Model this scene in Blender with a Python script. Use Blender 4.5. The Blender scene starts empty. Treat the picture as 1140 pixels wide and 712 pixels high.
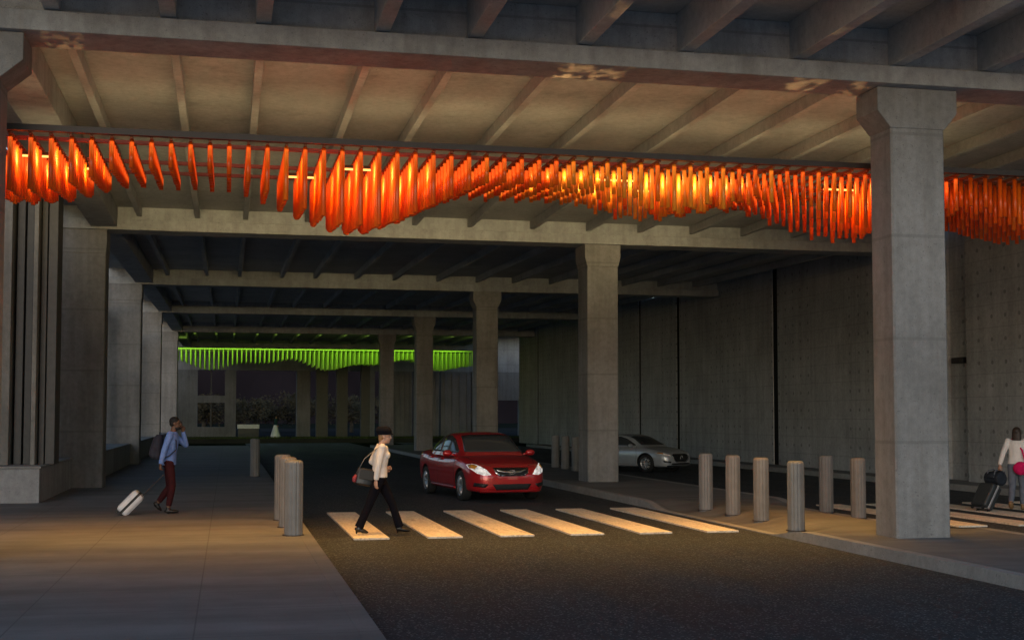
import bpy, bmesh, math, random
from mathutils import Vector, Matrix
from mathutils.bvhtree import BVHTree
random.seed(7)
R = math.radians
scene = bpy.context.scene
COL = scene.collection

# ------------------------------------------------------------------ helpers
def tag(o, label=None, cat=None, group=None, kind=None):
    if label: o['label'] = label
    if cat: o['category'] = cat
    if group: o['group'] = group
    if kind: o['kind'] = kind
    return o

def empty(name, loc=(0, 0, 0), rz=0.0):
    o = bpy.data.objects.new(name, None)
    o.empty_display_size = 0.2
    o.location = loc
    o.rotation_euler = (0, 0, rz)
    COL.objects.link(o)
    return o

def link_mesh(name, me, mats, parent=None):
    o = bpy.data.objects.new(name, me)
    if mats is not None:
        for m in (mats if isinstance(mats, (list, tuple)) else [mats]):
            me.materials.append(m)
    COL.objects.link(o)
    if parent is not None: o.parent = parent
    return o

def obj(name, bm, mat, parent=None, smooth=False, bevel=0.0):
    me = bpy.data.meshes.new(name)
    bmesh.ops.recalc_face_normals(bm, faces=bm.faces[:])
    if smooth:
        for f in bm.faces: f.smooth = True
    bm.to_mesh(me); bm.free()
    o = link_mesh(name, me, mat, parent)
    if bevel > 0:
        md = o.modifiers.new('bevel', 'BEVEL'); md.width = bevel; md.segments = 2
        md.limit_method = 'ANGLE'; md.angle_limit = R(40)
    return o

def BM(): return bmesh.new()

def box(bm, x0, x1, y0, y1, z0, z1, mi=0):
    vs = [bm.verts.new(p) for p in ((x0,y0,z0),(x1,y0,z0),(x1,y1,z0),(x0,y1,z0),(x0,y0,z1),(x1,y0,z1),(x1,y1,z1),(x0,y1,z1))]
    for q in ((0,3,2,1),(4,5,6,7),(0,1,5,4),(1,2,6,5),(2,3,7,6),(3,0,4,7)):
        f = bm.faces.new([vs[i] for i in q]); f.material_index = mi
    return vs

def slope_box(bm, x0, x1, y0, y1, za0, zb0, za1, zb1):
    """box whose bottom/top differ at its two y ends (a = y0 end, b = y1 end)"""
    vs = [bm.verts.new(p) for p in ((x0,y0,za0),(x1,y0,za0),(x1,y1,zb0),(x0,y1,zb0),(x0,y0,za1),(x1,y0,za1),(x1,y1,zb1),(x0,y1,zb1))]
    for q in ((0,3,2,1),(4,5,6,7),(0,1,5,4),(1,2,6,5),(2,3,7,6),(3,0,4,7)):
        bm.faces.new([vs[i] for i in q])

def prism(bm, pts, axis, a, b):
    """extrude a polygon given in the two other axes from a to b along axis"""
    def mk(p, t):
        if axis == 'y': return (p[0], t, p[1])
        if axis == 'x': return (t, p[0], p[1])
        return (p[0], p[1], t)
    A = [bm.verts.new(mk(p, a)) for p in pts]
    B = [bm.verts.new(mk(p, b)) for p in pts]
    n = len(pts)
    bm.faces.new(A[::-1]); bm.faces.new(B)
    for i in range(n):
        bm.faces.new((A[i], A[(i+1) % n], B[(i+1) % n], B[i]))

def tube(bm, pts, radii, n=10, cap=True, sx=1.0, sy=1.0, up=None):
    """swept round tube along pts with per-point radii"""
    pts = [Vector(p) for p in pts]
    if not isinstance(radii, (list, tuple)): radii = [radii]*len(pts)
    rings = []
    prev = None
    for i, p in enumerate(pts):
        if i == 0: d = pts[1]-p
        elif i == len(pts)-1: d = p-pts[i-1]
        else: d = (pts[i+1]-pts[i-1])
        d.normalize()
        if prev is None:
            ref = Vector(up) if up is not None else (Vector((0,1,0)) if abs(d.y) < .9 else Vector((1,0,0)))
            u = ref - d*ref.dot(d); u.normalize()
        else:
            u = prev - d*prev.dot(d); u.normalize()
        prev = u
        v = d.cross(u)
        r = radii[i]
        rings.append([bm.verts.new(p + u*(r*sx*math.cos(2*math.pi*k/n)) + v*(r*sy*math.sin(2*math.pi*k/n))) for k in range(n)])
    for a, b in zip(rings, rings[1:]):
        for k in range(n):
            bm.faces.new((a[k], a[(k+1) % n], b[(k+1) % n], b[k]))
    if cap:
        bm.faces.new(rings[0][::-1]); bm.faces.new(rings[-1])

def ball(bm, c, r, seg=14, rings=9, mat=None):
    M = Matrix.Translation(c)
    if mat is not None: M = M @ mat
    M = M @ Matrix.Diagonal((r[0], r[1], r[2], 1))
    bmesh.ops.create_uvsphere(bm, u_segments=seg, v_segments=rings, radius=1.0, matrix=M)

def lathe(bm, prof, n=24, axis='z', c=(0,0,0)):
    rings = []
    for r, h in prof:
        ring = []
        for k in range(n):
            a = 2*math.pi*k/n
            if axis == 'z': p = (c[0]+r*math.cos(a), c[1]+r*math.sin(a), c[2]+h)
            else: p = (c[0]+r*math.cos(a), c[1]+h, c[2]+r*math.sin(a))
            ring.append(bm.verts.new(p))
        rings.append(ring)
    for a, b in zip(rings, rings[1:]):
        for k in range(n):
            bm.faces.new((a[k], a[(k+1) % n], b[(k+1) % n], b[k]))
    return rings

def copy_tree(o, parent=None):
    c = o.copy(); COL.objects.link(c)
    if parent is not None: c.parent = parent
    for ch in list(o.children): copy_tree(ch, c)
    return c

# ------------------------------------------------------------------ materials
def node_mat(name):
    m = bpy.data.materials.new(name); m.use_nodes = True
    nt = m.node_tree
    return m, nt, nt.nodes['Principled BSDF']

def ramp(nt, fac, c0, c1, p0=.3, p1=.7):
    r = nt.nodes.new('ShaderNodeValToRGB')
    r.color_ramp.elements[0].position = p0; r.color_ramp.elements[0].color = (*c0, 1)
    r.color_ramp.elements[1].position = p1; r.color_ramp.elements[1].color = (*c1, 1)
    nt.links.new(fac, r.inputs[0]); return r.outputs[0]

def noise(nt, vec, scale, detail=4, rough=.55):
    n = nt.nodes.new('ShaderNodeTexNoise')
    n.inputs['Scale'].default_value = scale; n.inputs['Detail'].default_value = detail
    n.inputs['Roughness'].default_value = rough
    nt.links.new(vec, n.inputs['Vector']); return n.outputs['Fac']

def mapping(nt, vec, sc=(1,1,1)):
    n = nt.nodes.new('ShaderNodeMapping'); n.inputs['Scale'].default_value = sc
    nt.links.new(vec, n.inputs[0]); return n.outputs[0]

def math_n(nt, op, a, b=None, c=None):
    n = nt.nodes.new('ShaderNodeMath'); n.operation = op
    for i, v in enumerate((a, b, c)):
        if v is None: continue
        if isinstance(v, (int, float)): n.inputs[i].default_value = v
        else: nt.links.new(v, n.inputs[i])
    return n.outputs[0]

def mix(nt, fac, a, b, mode='MIX'):
    n = nt.nodes.new('ShaderNodeMix'); n.data_type = 'RGBA'; n.blend_type = mode
    for sock, v in ((n.inputs[0], fac), (n.inputs[6], a), (n.inputs[7], b)):
        if isinstance(v, (int, float)): sock.default_value = v
        elif isinstance(v, (tuple, list)): sock.default_value = (*v, 1)
        else: nt.links.new(v, sock)
    return n.outputs[2]

def coords(nt):
    return nt.nodes.new('ShaderNodeTexCoord').outputs['Object']

def world_pos(nt):
    return nt.nodes.new('ShaderNodeNewGeometry').outputs['Position']

def bump(nt, bsdf, h, strength=.3, dist=.02):
    b = nt.nodes.new('ShaderNodeBump'); b.inputs['Strength'].default_value = strength
    b.inputs['Distance'].default_value = dist
    nt.links.new(h, b.inputs['Height']); nt.links.new(b.outputs[0], bsdf.inputs['Normal'])

def plain(name, col, rough=.6, metal=0.0, var=.12, scale=8, coat=0.0, spec=.5):
    m, nt, b = node_mat(name)
    v = coords(nt)
    n = noise(nt, v, scale, 3)
    c = ramp(nt, n, tuple(x*(1-var) for x in col), tuple(min(1, x*(1+var)) for x in col))
    nt.links.new(c, b.inputs['Base Color'])
    b.inputs['Roughness'].default_value = rough; b.inputs['Metallic'].default_value = metal
    b.inputs['Specular IOR Level'].default_value = spec
    if coat: b.inputs['Coat Weight'].default_value = coat; b.inputs['Coat Roughness'].default_value = .05
    return m

def emit(name, col, strength):
    m, nt, b = node_mat(name)
    b.inputs['Base Color'].default_value = (*col, 1)
    b.inputs['Emission Color'].default_value = (*col, 1)
    b.inputs['Emission Strength'].default_value = strength
    return m

def concrete(name, col=(.30,.29,.28), board=0.0, holes=None, dark=.75, streak=True):
    m, nt, b = node_mat(name)
    v = world_pos(nt)
    n1 = noise(nt, v, .6, 6, .65)
    n2 = noise(nt, v, 9, 5, .6)
    n3 = noise(nt, v, 70, 3, .6)
    c = ramp(nt, n1, tuple(x*dark for x in col), tuple(x*1.12 for x in col), .3, .72)
    c = mix(nt, .45, c, ramp(nt, n2, (.55,)*3, (1.0,)*3, .3, .65), 'MULTIPLY')
    c = mix(nt, .30, c, ramp(nt, n3, (.5,)*3, (1,)*3, .35, .55), 'MULTIPLY')
    if streak:
        ns = noise(nt, mapping(nt, v, (1.6, 1.6, .12)), 2.2, 5, .65)
        c = mix(nt, .5, c, ramp(nt, ns, (.62,.6,.57), (1,)*3, .36, .58), 'MULTIPLY')
    pit = noise(nt, v, 28, 2, .5)
    c = mix(nt, math_n(nt, 'MULTIPLY', math_n(nt, 'GREATER_THAN', pit, .69), .55), c, tuple(x*.3 for x in col))
    bl = noise(nt, mapping(nt, v, (1, 1, .35)), 1.1, 7, .75)
    c = mix(nt, ramp(nt, bl, (0,)*3, (.45,)*3, .56, .68), c, tuple(x*.42 for x in col))
    c = mix(nt, ramp(nt, noise(nt, mapping(nt, v, (2.5, 2.5, .10)), 1.3, 5, .7), (0,)*3, (.22,)*3, .62, .72), c, tuple(x*k_ for x, k_ in zip(col, (.62,.44,.30))))
    h = n3
    if board:
        sp = nt.nodes.new('ShaderNodeSeparateXYZ'); nt.links.new(v, sp.inputs[0])
        fr = math_n(nt, 'FRACT', math_n(nt, 'DIVIDE', sp.outputs[2], board))
        ln = math_n(nt, 'LESS_THAN', fr, .03)
        c = mix(nt, math_n(nt, 'MULTIPLY', ln, .35), c, (.12,.115,.11))
        if holes:
            gy, gz, ph = holes
            fy = math_n(nt, 'SUBTRACT', math_n(nt, 'FRACT', math_n(nt, 'DIVIDE', sp.outputs[1], gy)), .5)
            fz = math_n(nt, 'SUBTRACT', math_n(nt, 'FRACT', math_n(nt, 'DIVIDE', sp.outputs[2], gz)), .5)
            d = math_n(nt, 'ADD', math_n(nt, 'POWER', math_n(nt, 'MULTIPLY', fy, gy), 2.0), math_n(nt, 'POWER', math_n(nt, 'MULTIPLY', fz, gz), 2.0))
            dot = math_n(nt, 'LESS_THAN', d, .0030)
            big = math_n(nt, 'SINE', math_n(nt, 'ADD', math_n(nt, 'MULTIPLY', sp.outputs[1], 1.05), ph))
            dot = math_n(nt, 'MULTIPLY', dot, math_n(nt, 'GREATER_THAN', big, -.35))
            c = mix(nt, math_n(nt, 'MULTIPLY', dot, .5), c, (.06,.06,.06))
            h = math_n(nt, 'SUBTRACT', n3, math_n(nt, 'MULTIPLY', dot, 2.0))
    nt.links.new(c, b.inputs['Base Color'])
    b.inputs['Roughness'].default_value = .85
    bump(nt, b, h, .25, .01)
    return m

def sidewalk_mat():
    m, nt, b = node_mat('sidewalk_concrete')
    v = world_pos(nt)
    n1 = noise(nt, mapping(nt, v, (.12, .9, 1)), 1.6, 6, .62)
    n2 = noise(nt, v, 2.2, 6, .6)
    n3 = noise(nt, v, 60, 3, .6)
    c = ramp(nt, n1, (.135,.131,.130), (.235,.228,.225), .3, .7)
    c = mix(nt, .4, c, ramp(nt, n2, (.5,)*3, (1,)*3, .3, .65), 'MULTIPLY')
    c = mix(nt, .3, c, ramp(nt, n3, (.5,)*3, (1,)*3, .35, .6), 'MULTIPLY')
    sp = nt.nodes.new('ShaderNodeSeparateXYZ'); nt.links.new(v, sp.inputs[0])
    jy = math_n(nt, 'LESS_THAN', math_n(nt, 'FRACT', math_n(nt, 'DIVIDE', sp.outputs[1], 1.5)), .012)
    jx = math_n(nt, 'LESS_THAN', math_n(nt, 'FRACT', math_n(nt, 'DIVIDE', math_n(nt, 'ADD', sp.outputs[0], .25), 1.5)), .009)
    j = math_n(nt, 'MAXIMUM', jx, jy)
    c = mix(nt, math_n(nt, 'MULTIPLY', j, .55), c, (.05,.048,.046))
    nt.links.new(c, b.inputs['Base Color'])
    b.inputs['Roughness'].default_value = .7
    bump(nt, b, n3, .2, .008)
    return m

def asphalt_mat():
    m, nt, b = node_mat('asphalt')
    v = world_pos(nt)
    n1 = noise(nt, mapping(nt, v, (1.0, .22, 1)), .9, 6, .6)
    n2 = noise(nt, v, 6, 5, .6)
    n3 = noise(nt, v, 55, 3, .8)
    c = ramp(nt, n1, (.028,.033,.040), (.052,.060,.070), .3, .7)
    c = mix(nt, .45, c, ramp(nt, n2, (.55,)*3, (1,)*3, .3, .65), 'MULTIPLY')
    c = mix(nt, .7, c, ramp(nt, n3, (.3,)*3, (1.0,)*3, .38, .62), 'MULTIPLY')
    n4 = noise(nt, mapping(nt, v, (1, .45, 1)), 15, 5, .9)
    c = mix(nt, .95, c, ramp(nt, n4, (.30,)*3, (1.75,)*3, .36, .66), 'MULTIPLY')
    # wheel tracks and oil drips along the lanes
    sp = nt.nodes.new('ShaderNodeSeparateXYZ'); nt.links.new(v, sp.inputs[0])
    tr = math_n(nt, 'ABSOLUTE', math_n(nt, 'SINE', math_n(nt, 'MULTIPLY', sp.outputs[0], 1.9)))
    c = mix(nt, math_n(nt, 'MULTIPLY', math_n(nt, 'POWER', tr, 3.0), .28), c, (.02,.02,.021))
    st = noise(nt, mapping(nt, v, (1.0, .5, 1)), 1.7, 5, .7)
    c = mix(nt, math_n(nt, 'MULTIPLY', math_n(nt, 'GREATER_THAN', st, .66), .5), c, (.018,.018,.019))
    # cracks sealed with tar
    vo = nt.nodes.new('ShaderNodeTexVoronoi'); vo.feature = 'DISTANCE_TO_EDGE'; vo.inputs['Scale'].default_value = .22
    wv = nt.nodes.new('ShaderNodeVectorMath'); wv.operation = 'ADD'
    nn = nt.nodes.new('ShaderNodeTexNoise'); nn.inputs['Scale'].default_value = 1.2; nt.links.new(v, nn.inputs['Vector'])
    nt.links.new(v, wv.inputs[0]); nt.links.new(nn.outputs['Color'], wv.inputs[1])
    nt.links.new(wv.outputs[0], vo.inputs['Vector'])
    cr = math_n(nt, 'LESS_THAN', vo.outputs['Distance'], .006)
    c = mix(nt, math_n(nt, 'MULTIPLY', cr, .55), c, (.016,.016,.016))
    nt.links.new(c, b.inputs['Base Color'])
    # pale aggregate stones showing in the worn surface
    for sc, th, co, am in ((24, .24, (.22,.22,.225), .85), (12, .17, (.18,.18,.185), .85)):
        vs = nt.nodes.new('ShaderNodeTexVoronoi'); vs.inputs['Scale'].default_value = sc
        nt.links.new(v, vs.inputs['Vector'])
        c = mix(nt, math_n(nt, 'MULTIPLY', math_n(nt, 'LESS_THAN', vs.outputs['Distance'], th), am), c, co)
    nt.links.new(c, b.inputs['Base Color'])
    nt.links.new(ramp(nt, n1, (.6,)*3, (.85,)*3), b.inputs['Roughness'])
    bump(nt, b, n4, .8, .03)
    return m

M = {}
M['concrete'] = concrete('bridge_concrete', (.46,.46,.462), board=1.22)
M['soffit'] = concrete('soffit_concrete', (.54,.53,.51), streak=False)
M['column'] = concrete('column_concrete', (.325,.31,.30), board=1.5)
M['wallc'] = concrete('wall_concrete', (.50,.505,.515), board=.6, holes=(.6,.6,1.6))
M['walld'] = concrete('wall_backing', (.07,.07,.07))
M['kerb'] = concrete('kerb_concrete', (.36,.345,.33), streak=False)
M['sidewalk'] = sidewalk_mat()
M['asphalt'] = asphalt_mat()
M['panel_light'] = concrete('pale_panel', (.30,.295,.29))
M['pipe'] = plain('orange_tube', (.86,.105,.003), .34, 0, .06, 3)
M['pipe_rail'] = plain('row_rail_paint', (.30,.09,.03), .5, 0, .1)
M['pipe_green'] = plain('green_tube', (.36,.62,.07), .4, 0, .1)
M['rail_dark'] = plain('rail_dark_steel', (.05,.038,.034), .5, .3)
M['rail_red'] = plain('cross_rail_paint', (.34,.055,.015), .5, 0)
M['steel'] = plain('bollard_steel', (.20,.193,.187), .6, .15, .12, 5)
M['bar_dark'] = plain('louver_dark', (.09,.085,.08), .6)
M['bar_mid'] = concrete('louver_pale', (.34,.32,.29))
M['black'] = plain('black_plastic', (.015,.015,.016), .5)
M['tyre'] = plain('tyre_rubber', (.018,.018,.018), .8)
M['rim'] = plain('alloy_rim', (.62,.62,.63), .3, .8, .05)
M['chrome'] = plain('chrome', (.75,.75,.76), .15, 1.0, .03)
M['glass'] = plain('car_glass', (.05,.054,.058), .08, 0, .05)
M['lamp_glass'] = plain('headlamp_glass', (.85,.85,.86), .15, .0, .1, 20)
M['amber'] = plain('amber_lens', (.75,.32,.04), .2)
M['red_paint'] = plain('red_car_paint', (.52,.018,.022), .28, .25, .06, 3, coat=1.0)
M['grey_paint'] = plain('grey_car_paint', (.50,.52,.55), .3, .3, .06, 3, coat=1.0)
M['plate'] = plain('white_plate', (.5,.5,.5), .5)
M['paint_bar'] = None

def stripe_mat():
    m, nt, b = node_mat('crossing_paint')
    v = world_pos(nt)
    n1 = noise(nt, mapping(nt, v, (5, 1.2, 1)), 1.5, 6, .65)
    n3 = noise(nt, v, 26, 5, .7)
    c = ramp(nt, n1, (.74,.63,.49), (.90,.80,.65), .32, .66)
    c = mix(nt, .6, c, ramp(nt, n3, (.40,.38,.35), (1,)*3, .36, .52), 'MULTIPLY')
    wr = noise(nt, mapping(nt, v, (2.2, .5, 1)), 1.5, 7, .75)
    c = mix(nt, ramp(nt, wr, (0,)*3, (.75,)*3, .56, .72), c, (.16,.13,.10))
    nt.links.new(c, b.inputs['Base Color']); b.inputs['Roughness'].default_value = .85
    bump(nt, b, n3, .3, .004)
    return m
M['paint_bar'] = stripe_mat()

# ------------------------------------------------------------------ camera
cd = bpy.data.cameras.new('camera'); cam = bpy.data.objects.new('camera', cd); COL.objects.link(cam)
cam.location = (0, 0, 1.9)
cam.rotation_euler = (R(93.0), 0, R(-12.5676))
cd.sensor_width = 36; cd.lens = 1420/1140*36
cd.shift_y = 32.58/1140
cd.clip_end = 2000
scene.camera = cam

# ------------------------------------------------------------------ ground
bm = BM(); box(bm, -300, 300, -120, 600, -.6, -.008)
tag(obj('ground', bm, plain('dark_turf', (.022,.024,.018), .95, 0, .3, .4, 0.0, 0.0)), kind='structure')
def sheet(name, x0, x1, y0, y1, z, mat):
    bm = BM(); f = [bm.verts.new(p) for p in ((x0,y0,z),(x1,y0,z),(x1,y1,z),(x0,y1,z))]; bm.faces.new(f)
    return tag(obj(name, bm, mat), kind='structure')
sheet('road', 1.24, 8.52, -20, 92, 0, M['asphalt'])
sheet('road', 11.68, 18.3, -20, 92, 0, M['asphalt'])

M['bounce_white'] = concrete('pale_bounce', (.82,.81,.79), dark=.95, streak=False)
sheet('bounce_sheet', -60, 60, -80, 8.3, .162, M['bounce_white'])  # unseen pale reflector added to bounce daylight onto the near soffit
def ramped_slab(name, x0, x1, ys, zfun, mat, nx=14, kind='structure', z0=-.1):
    """pavement slab whose top follows zfun (dropped kerbs at the crossing)"""
    bm = BM()
    xs = [x0+(x1-x0)*i/nx for i in range(nx+1)]
    top = [[bm.verts.new((x, y, zfun(x, y))) for x in xs] for y in ys]
    bot = [[bm.verts.new((x, y, z0)) for x in xs] for y in ys]
    for j in range(len(ys)-1):
        for i in range(nx):
            bm.faces.new((top[j][i], top[j][i+1], top[j+1][i+1], top[j+1][i]))
        bm.faces.new((top[j][0], top[j+1][0], bot[j+1][0], bot[j][0]))
        bm.faces.new((top[j][nx], bot[j][nx], bot[j+1][nx], top[j+1][nx]))
    for j in (0, len(ys)-1):
        for i in range(nx):
            bm.faces.new((top[j][i], top[j][i+1], bot[j][i+1], bot[j][i]))
    return tag(obj(name, bm, mat), kind=kind)

def sm(a, b, t):
    t = max(0, min(1, (t-a)/(b-a))); return t*t*(3-2*t)
def drop(y):           # 1 inside the crossing, 0 outside
    return sm(17.9, 19.3, y)*(1-sm(24.4, 25.8, y))
YS = [-20, 0, 8, 14, 17.5] + [17.9+.2*i for i in range(41)] + [27, 32, 40, 50, 60, 70, 78]
ramped_slab('sidewalk', -30, 1.06, YS, lambda x, y: .15, M['sidewalk'], nx=2)
ramped_slab('pavement', 8.68, 11.50, YS, lambda x, y: .15 - .138*drop(y)*(1-sm(8.68, 9.7, x)) - .138*drop(y)*sm(10.5, 11.50, x), M['sidewalk'], nx=16)
ramped_slab('pavement', 18.48, 19.9, YS, lambda x, y: .15, M['sidewalk'], nx=2)
def kerb(x0, x1, dropped):
    bm = BM()
    for a, b in zip(YS, YS[1:]):
        za = .153-(.14*drop(a) if dropped else 0); zb = .153-(.14*drop(b) if dropped else 0)
        vs = [bm.verts.new(p) for p in ((x0,a,-.1),(x1,a,-.1),(x1,b,-.1),(x0,b,-.1),(x0,a,za),(x1,a,za),(x1,b,zb),(x0,b,zb))]
        for q in ((4,5,6,7),(1,2,6,5),(3,0,4,7)): bm.faces.new([vs[i] for i in q])
    bmesh.ops.remove_doubles(bm, verts=bm.verts[:], dist=1e-5)
    return tag(obj('kerb', bm, M['kerb']), kind='structure')
kerb(1.06, 1.24, False).data.materials[0] = M['sidewalk']; kerb(8.52, 8.68, True); kerb(11.50, 11.68, True); kerb(18.3, 18.48, False)

# far side of the cross street: raised verge and plaza
bm = BM(); box(bm, -60, 60, 92, 170, -.05, .30)
tag(obj('pavement', bm, plain('far_paving', (.035,.034,.033), .95, 0, .25, .5, 0.0, 0.0)), kind='structure')
grass_m, nt, b = node_mat('verge_grass')
v = world_pos(nt); nt.links.new(ramp(nt, noise(nt, v, 3, 6, .7), (.03,.045,.012), (.08,.10,.03)), b.inputs['Base Color'])
b.inputs['Roughness'].default_value = .9
bm = BM()
for i in range(5200):
    x = random.uniform(-6, 22); y = random.uniform(92.1, 94.2)
    h = random.uniform(.05, .2); a = random.uniform(0, 6.28); w = random.uniform(.02, .05)
    dx, dy = math.cos(a)*w, math.sin(a)*w
    l = random.uniform(-.06, .06)
    f = [bm.verts.new((x-dx, y-dy, .30)), bm.verts.new((x+dx, y+dy, .30)), bm.verts.new((x+l, y+l, .30+h))]
    bm.faces.new(f)
tag(obj('verge_grass', bm, grass_m), 'strip of short dark grass along the far kerb', 'grass', kind='stuff')

# ------------------------------------------------------------------ viaduct deck
GZ = [(12.6, 6.70), (16.97, 6.70), (33.2, 6.52), (48.9, 6.74), (65.0, 6.98), (80.7, 7.05), (100.0, 7.15)]
deck = empty('bridge_deck', (8, 50, 7))
tag(deck, 'concrete bridge deck of girders, joists and slab overhead spanning the roads', 'bridge')
dk = deck.location.copy()
def dobj(name, bm, mat, bevel=0.0):
    for v in bm.verts: v.co -= dk
    return obj(name, bm, mat, deck, bevel=bevel)
XL, XR = -4.3, 19.42
JX = [-2.2, -.79, .4, 1.95, 3.2, 4.73, 6.2, 7.9, 9.45, 10.9, 12.4, 13.9, 15.4, 16.9, 18.4]
for i, (gy, gz) in enumerate(GZ):
    bm = BM()
    if i == 0:                       # slim edge fascia of the near overhang
        box(bm, XL, XR, gy-.2, gy+.238, gz+.60, gz+1.16); dobj('edge_fascia', bm, M['concrete'], .012); continue
    box(bm, XL, XR, gy-.4, gy+.4, gz, gz+.26)
    box(bm, XL, XR, gy-.24, gy+.24, gz+.263, gz+.84)
    dobj('girder', bm, M['concrete'], .012)
for (ya, za), (yb, zb) in zip(GZ, GZ[1:]):
    bm = BM()
    jd = .843 if ya < 13 else .585
    slope_box(bm, XL, XR if ya < 130 else 27, ya+(.24 if ya < 13 else 0), yb, za+jd, zb+jd, za+1.15, zb+1.15)
    dobj('deck_slab', bm, M['soffit'])
    n = len(JX) if ya < 130 else 13
    for x in JX[:n]:
        bm = BM()
        jw = .10 if ya < 13 else .062
        slope_box(bm, x-jw, x+jw, ya+.242, yb-.242, za+(.28 if ya < 13 else .36), zb+(.28 if ya < 13 else .36), za+jd-.002, zb+jd-.002)
        dobj('joist', bm, M['soffit'], .01)
    bm = BM()
    if ya < 13: continue
    slope_box(bm, -3.35, -2.72, ya+.242, yb-.242, za+.06, zb+.06, za+jd-.003, zb+jd-.003)
    dobj('edge_beam', bm, M['concrete'], .015)

bm = BM(); box(bm, XL, 27, 99.5, 103.4, 8.31, 8.6); dobj('deck_slab', bm, M['soffit'])
# ------------------------------------------------------------------ columns
def column(x0, x1, y0, y1, ztop, label, group, left=True, right=True, splay=.22, z0=.10):
    cx, cy = (x0+x1)/2, (y0+y1)/2
    t = empty('concrete_column', (cx, cy, .15))
    tag(t, label, 'column', group)
    w, d = (x1-x0)/2, (y1-y0)/2
    hc = ztop-.15
    sh = hc-.60
    bm = BM(); c = .025
    prism(bm, [(-w+c,-d),(w-c,-d),(w,-d+c),(w,d-c),(w-c,d),(-w+c,d),(-w,d-c),(-w,-d+c)], 'z', z0-.15, sh)
    obj('shaft', bm, M['column'], t)
    bm = BM()
    L, Rr = (splay if left else .02), (splay if right else .02)
    prism(bm, [(-w-.004, sh+.001), (w+.004, sh+.001), (w+Rr, sh+.25), (w+Rr, hc-.003), (-w-L, hc-.003), (-w-L, sh+.25)], 'y', -d-.012, d+.012)
    obj('capital', bm, M['column'], t, bevel=.012)
    return t
grp = 'columns on the island between the roads'
names = ['nearest thick column with splayed head, standing on the island beside the right bollards',
         'second column back on the island, between the red car and the grey car',
         'third column back on the island, rising behind the red car roof',
         'fourth column back on the island, just left of the red car roof',
         'dark fifth column back, silhouetted above the walking woman against the green tubes']
for (y0, y1), lab, gz in zip(((16.77,17.40),(32.86,33.8),(48.5,49.3),(64.6,65.4),(80.3,81.1)), names, (6.70,6.52,6.74,6.98,7.05)):
    column(9.40, 10.26, y0, y1, gz, lab, grp, splay={16.77: .21, 32.86: .07}.get(y0, .13))
lgrp = 'columns along the left sidewalk'
names = ['left edge column cut by the frame, holding the near girder',
         'broad column behind the plinth at left, beside the dark louver boards',
         'broad third column of the left row, behind the man with the suitcase',
         'fourth column of the left row, above the backpack of the man on the phone',
         'last dark column of the left row, next to the green tubes']
for (x0, x1, y0, y1), lab, gz in zip(((-3.85,-2.83,16.70,17.40),(-4.17,-2.98,32.86,33.8),(-4.35,-3.12,48.5,49.3),(-4.4,-3.2,64.6,65.4),(-4.4,-3.0,80.2,81.1)), names, (6.70,6.52,6.74,6.98,7.05)):
    column(x0, x1, y0, y1, gz, lab, lgrp, left=False, right=(y0 < 20), splay=.29)

# ------------------------------------------------------------------ left plinth, low wall, louver boards
def wall_box(name, x0, x1, y0, y1, z0, z1, mat, label, cat='wall', group=None, cap=None):
    t = empty(name, ((x0+x1)/2, (y0+y1)/2, z0)); tag(t, label, cat, group)
    o = t.location
    bm = BM(); box(bm, x0-o.x, x1-o.x, y0-o.y, y1-o.y, 0, z1-z0); obj('wall_body', bm, mat, t, bevel=.015)
    if cap:
        bm = BM(); box(bm, x0-o.x-.03, x1-o.x+.03, y0-o.y-.03, y1-o.y+.03, z1-z0+.002, z1-z0+cap); obj('coping', bm, M['kerb'], t, bevel=.01)
    return t
wall_box('plinth', -9.0, -3.70, 27.4, 32.83, .10, .84, M['concrete'], 'long concrete plinth at left under the louver boards', 'plinth', cap=.05)
for a, b_, lab in ((33.83, 48.46, 'low concrete wall behind the suitcase, between the two broad left columns'), (49.33, 64.56, 'low concrete wall behind the backpack, between left columns'), (65.43, 80.1, 'farthest low concrete wall by the last left column')):
    wall_box('low_wall', -4.7, -3.45, a, b_, .10, .86, M['concrete'], lab, 'wall', 'low walls between the left columns', cap=.05)
wall_box('skylight_blocker', -8.6, -8.2, 19.0, 36.0, .10, 8.2, M['walld'], 'added dark wall blocking skylight behind the louver boards at left', 'wall', cap=.08)  # added walls keeping side skylight out of the left bays
wall_box('skylight_blocker', -8.6, -8.2, 78.0, 101.5, .10, 8.2, M['walld'], 'added dark wall blocking skylight past the last left column, by the far facade', 'wall', cap=.08)
ls = empty('louver_screen', (-4.4, 29, .89)); tag(ls, 'tall dark vertical louver boards standing on the left plinth', 'screen')
for x0, x1, m in ((-5.0,-4.42,'bar_mid'), (-4.36,-4.21,'bar_dark'), (-4.17,-4.03,'bar_dark'), (-3.99,-3.90,'bar_mid'), (-3.87,-3.76,'bar_dark'), (-3.735,-3.55,'bar_dark')):
    bm = BM(); box(bm, x0+4.4, x1+4.4, -.9 if m == 'bar_mid' else -.6, .2, 0, 5.9); obj('louver_board', bm, M[m], ls, bevel=.01)
bm = BM(); box(bm, -.75, .88, -.5, .1, 5.905, 6.0); obj('top_rail', bm, M['bar_dark'], ls)
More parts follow.
